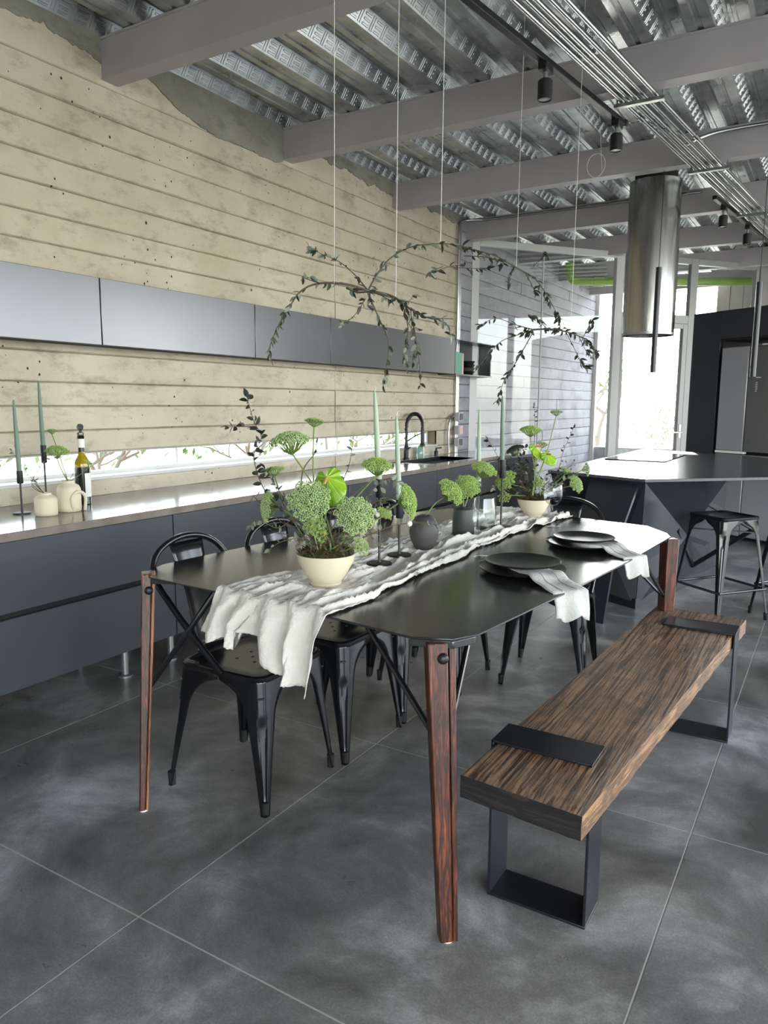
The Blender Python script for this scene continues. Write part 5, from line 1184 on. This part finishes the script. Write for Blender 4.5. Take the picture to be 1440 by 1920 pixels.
# ------------------------------------------------------------------ hanging branches over the table
random.seed(12)
def hanging(name_label, strands, fine, dep, leafsize, m=('leaf_dark', 'leaf_pale'), threads=()):
    p0 = PX(strands[0][0][0], strands[0][0][1], dep)
    t = thing('hanging_branch', name_label, 'branch', p0, 'suspended leafy branches')
    for st in strands:
        pts = []; r0 = st[-1] if isinstance(st[-1], (int, float)) else 0.0035; dn = 14
        pp = [q for q in st if isinstance(q, tuple)]
        j0 = random.uniform(-0.12, 0.12); j1 = random.uniform(-0.12, 0.12)
        for i, q in enumerate(pp): pts.append(PX(q[0], q[1], dep + (q[2] if len(q) > 2 else (j0 + (j1 - j0) * i / max(1, len(pp) - 1)) * (0.3 if i == 0 else 1))))
        mb = MB(); sp_ = smooth_path(pts, 5); mb.tube(sp_, [r0 * (1 - 0.7 * i / (len(sp_) - 1)) for i in range(len(sp_))], 5); mb.build('twig', 'twig', t)
        ln = sum((sp_[i + 1] - sp_[i]).length for i in range(len(sp_) - 1)); n = int(ln * fine)
        for k in range(n):
            i = random.randint(0, len(sp_) - 2); p = sp_[i].lerp(sp_[i + 1], random.random()); d = (sp_[i + 1] - sp_[i]).normalized()
            put_leaf(t, p, d * 0.7 + Vector((random.gauss(0, .5), random.gauss(0, .5), random.gauss(-0.35, .5))), leafsize * random.uniform(0.6, 1.25), m[0] if random.random() < 0.55 else m[1], fat=0.42)
    return t
hanging('left suspended branch with drooping leafy tips above the near half of the table', [
    [(690, 545), (650, 533), (600, 531), (565, 545), (540, 580), (520, 615), (505, 655), (512, 685), 0.0045],
    [(690, 545), (735, 555), (770, 580), (800, 595), (850, 598), 0.0045],
    [(690, 545), (710, 510), (735, 482), (775, 462), (830, 457), (870, 462), 0.0035],
    [(690, 545), (665, 515), (635, 490), (600, 475), (577, 460), 0.0025],
    [(690, 550), (712, 600), (728, 640), (724, 690), (718, 725), 0.003],
    [(760, 575), (775, 610), (782, 650), (787, 690), (788, 730), 0.0025],
    [(755, 570), (765, 615), (760, 660), (763, 700), 0.0025],
    [(770, 580), (778, 640), (774, 680), 0.002],
    [(685, 560), (670, 585), (655, 600), (640, 610), 0.002],
    [(600, 531), (575, 523), (565, 520), 0.002],
    [(740, 560), (765, 565), (775, 553), 0.002], [(800, 595), (835, 605), (845, 630), 0.002],
    [(830, 500), (805, 512), (850, 498), (870, 500), 0.002],
    [(650, 540), (672, 548), (700, 548), (730, 562), 0.004]], 86, 2.55, 0.028)
hanging('right suspended branch arching beyond the table in front of the glass', [
    [(865, 464), (895, 470), (930, 480), (965, 500), (1000, 520), (1020, 545), (1040, 580), (1050, 600), 0.0045],
    [(870, 480), (910, 482), (945, 492), 0.003], [(860, 502), (910, 503), (945, 494), 0.002],
    [(985, 510), (1000, 540), (1008, 552), 0.002],
    [(1000, 618), (970, 610), (930, 597), (900, 610), 0.003],
    [(1000, 618), (1040, 618), (1085, 630), (1110, 650), (1125, 665), 0.0045],
    [(1005, 618), (980, 625), (940, 640), (915, 665), (895, 690), 0.003],
    [(1000, 622), (970, 675), (945, 715), (933, 752), 0.003],
    [(1060, 620), (1075, 650), (1090, 680), (1100, 690), 0.002],
    [(1045, 600), (1050, 612), (1040, 620), 0.003], [(1085, 630), (1100, 660), (1110, 670), 0.002],
    [(990, 590), (1010, 600), (1030, 618), (1060, 616), 0.003],
    [(1000, 500), (1015, 485), (1022, 470), 0.002], [(965, 497), (955, 520), (955, 545), 0.002],
    [(1090, 640), (1110, 600), (1108, 615), 0.002]], 70, 3.75, 0.036, ('leaf_dark', 'leaf_dark'))
for k, ((xa, ya), (xb, yb_), dd, lb) in enumerate((((627, 531), (642, -10), 2.55, 'leftmost nylon thread holding the left hanging branch'), ((742, 556), (745, -10), 2.6, 'nylon thread holding the middle of the left hanging branch'), ((826, 457), (830, -10), 2.6, 'nylon thread holding the right arm of the left hanging branch'),
        ((968, 500), (975, 250), 3.75, 'nylon thread holding the near end of the right hanging branch'), ((1070, 620), (1080, 300), 3.75, 'nylon thread holding the far end of the right hanging branch'))):
    a = PX(xa, ya, dd); dxy = DEPTH(a); zt = 3.338
    b = Vector((a.x + 0.004, a.y + 0.004, zt))
    tag(MB().tube([a, b], 0.0011, 5).build('nylon_thread', 'thread'), lb, 'thread', 'nylon threads of the hanging branches')
cl_ = []
for i in range(70):
    a = i * 6.283 / 24; cl_.append(Vector((-1.52 + 0.06 * math.cos(a), 5.2, 2.93 + 0.075 * math.sin(a) + 0.004 * math.sin(i))))
cl_.append(Vector((-1.52, 5.2, 3.345)))
tag(MB().tube(cl_, 0.001, 4).build('thread_coil', 'thread'), 'loose coil of clear thread hanging below the deck', 'thread')
fl = [Vector((-0.98 + 0.07 * math.cos(i * 0.5) + 0.01 * math.sin(i), 2.88 + 0.05 * math.sin(i * 0.5), 0.0015 + 0.0005 * (i % 3))) for i in range(30)]
tag(MB().tube(fl, 0.001, 4).build('thread_coil', 'thread'), 'small coil of thread lying on the floor under the table', 'thread')
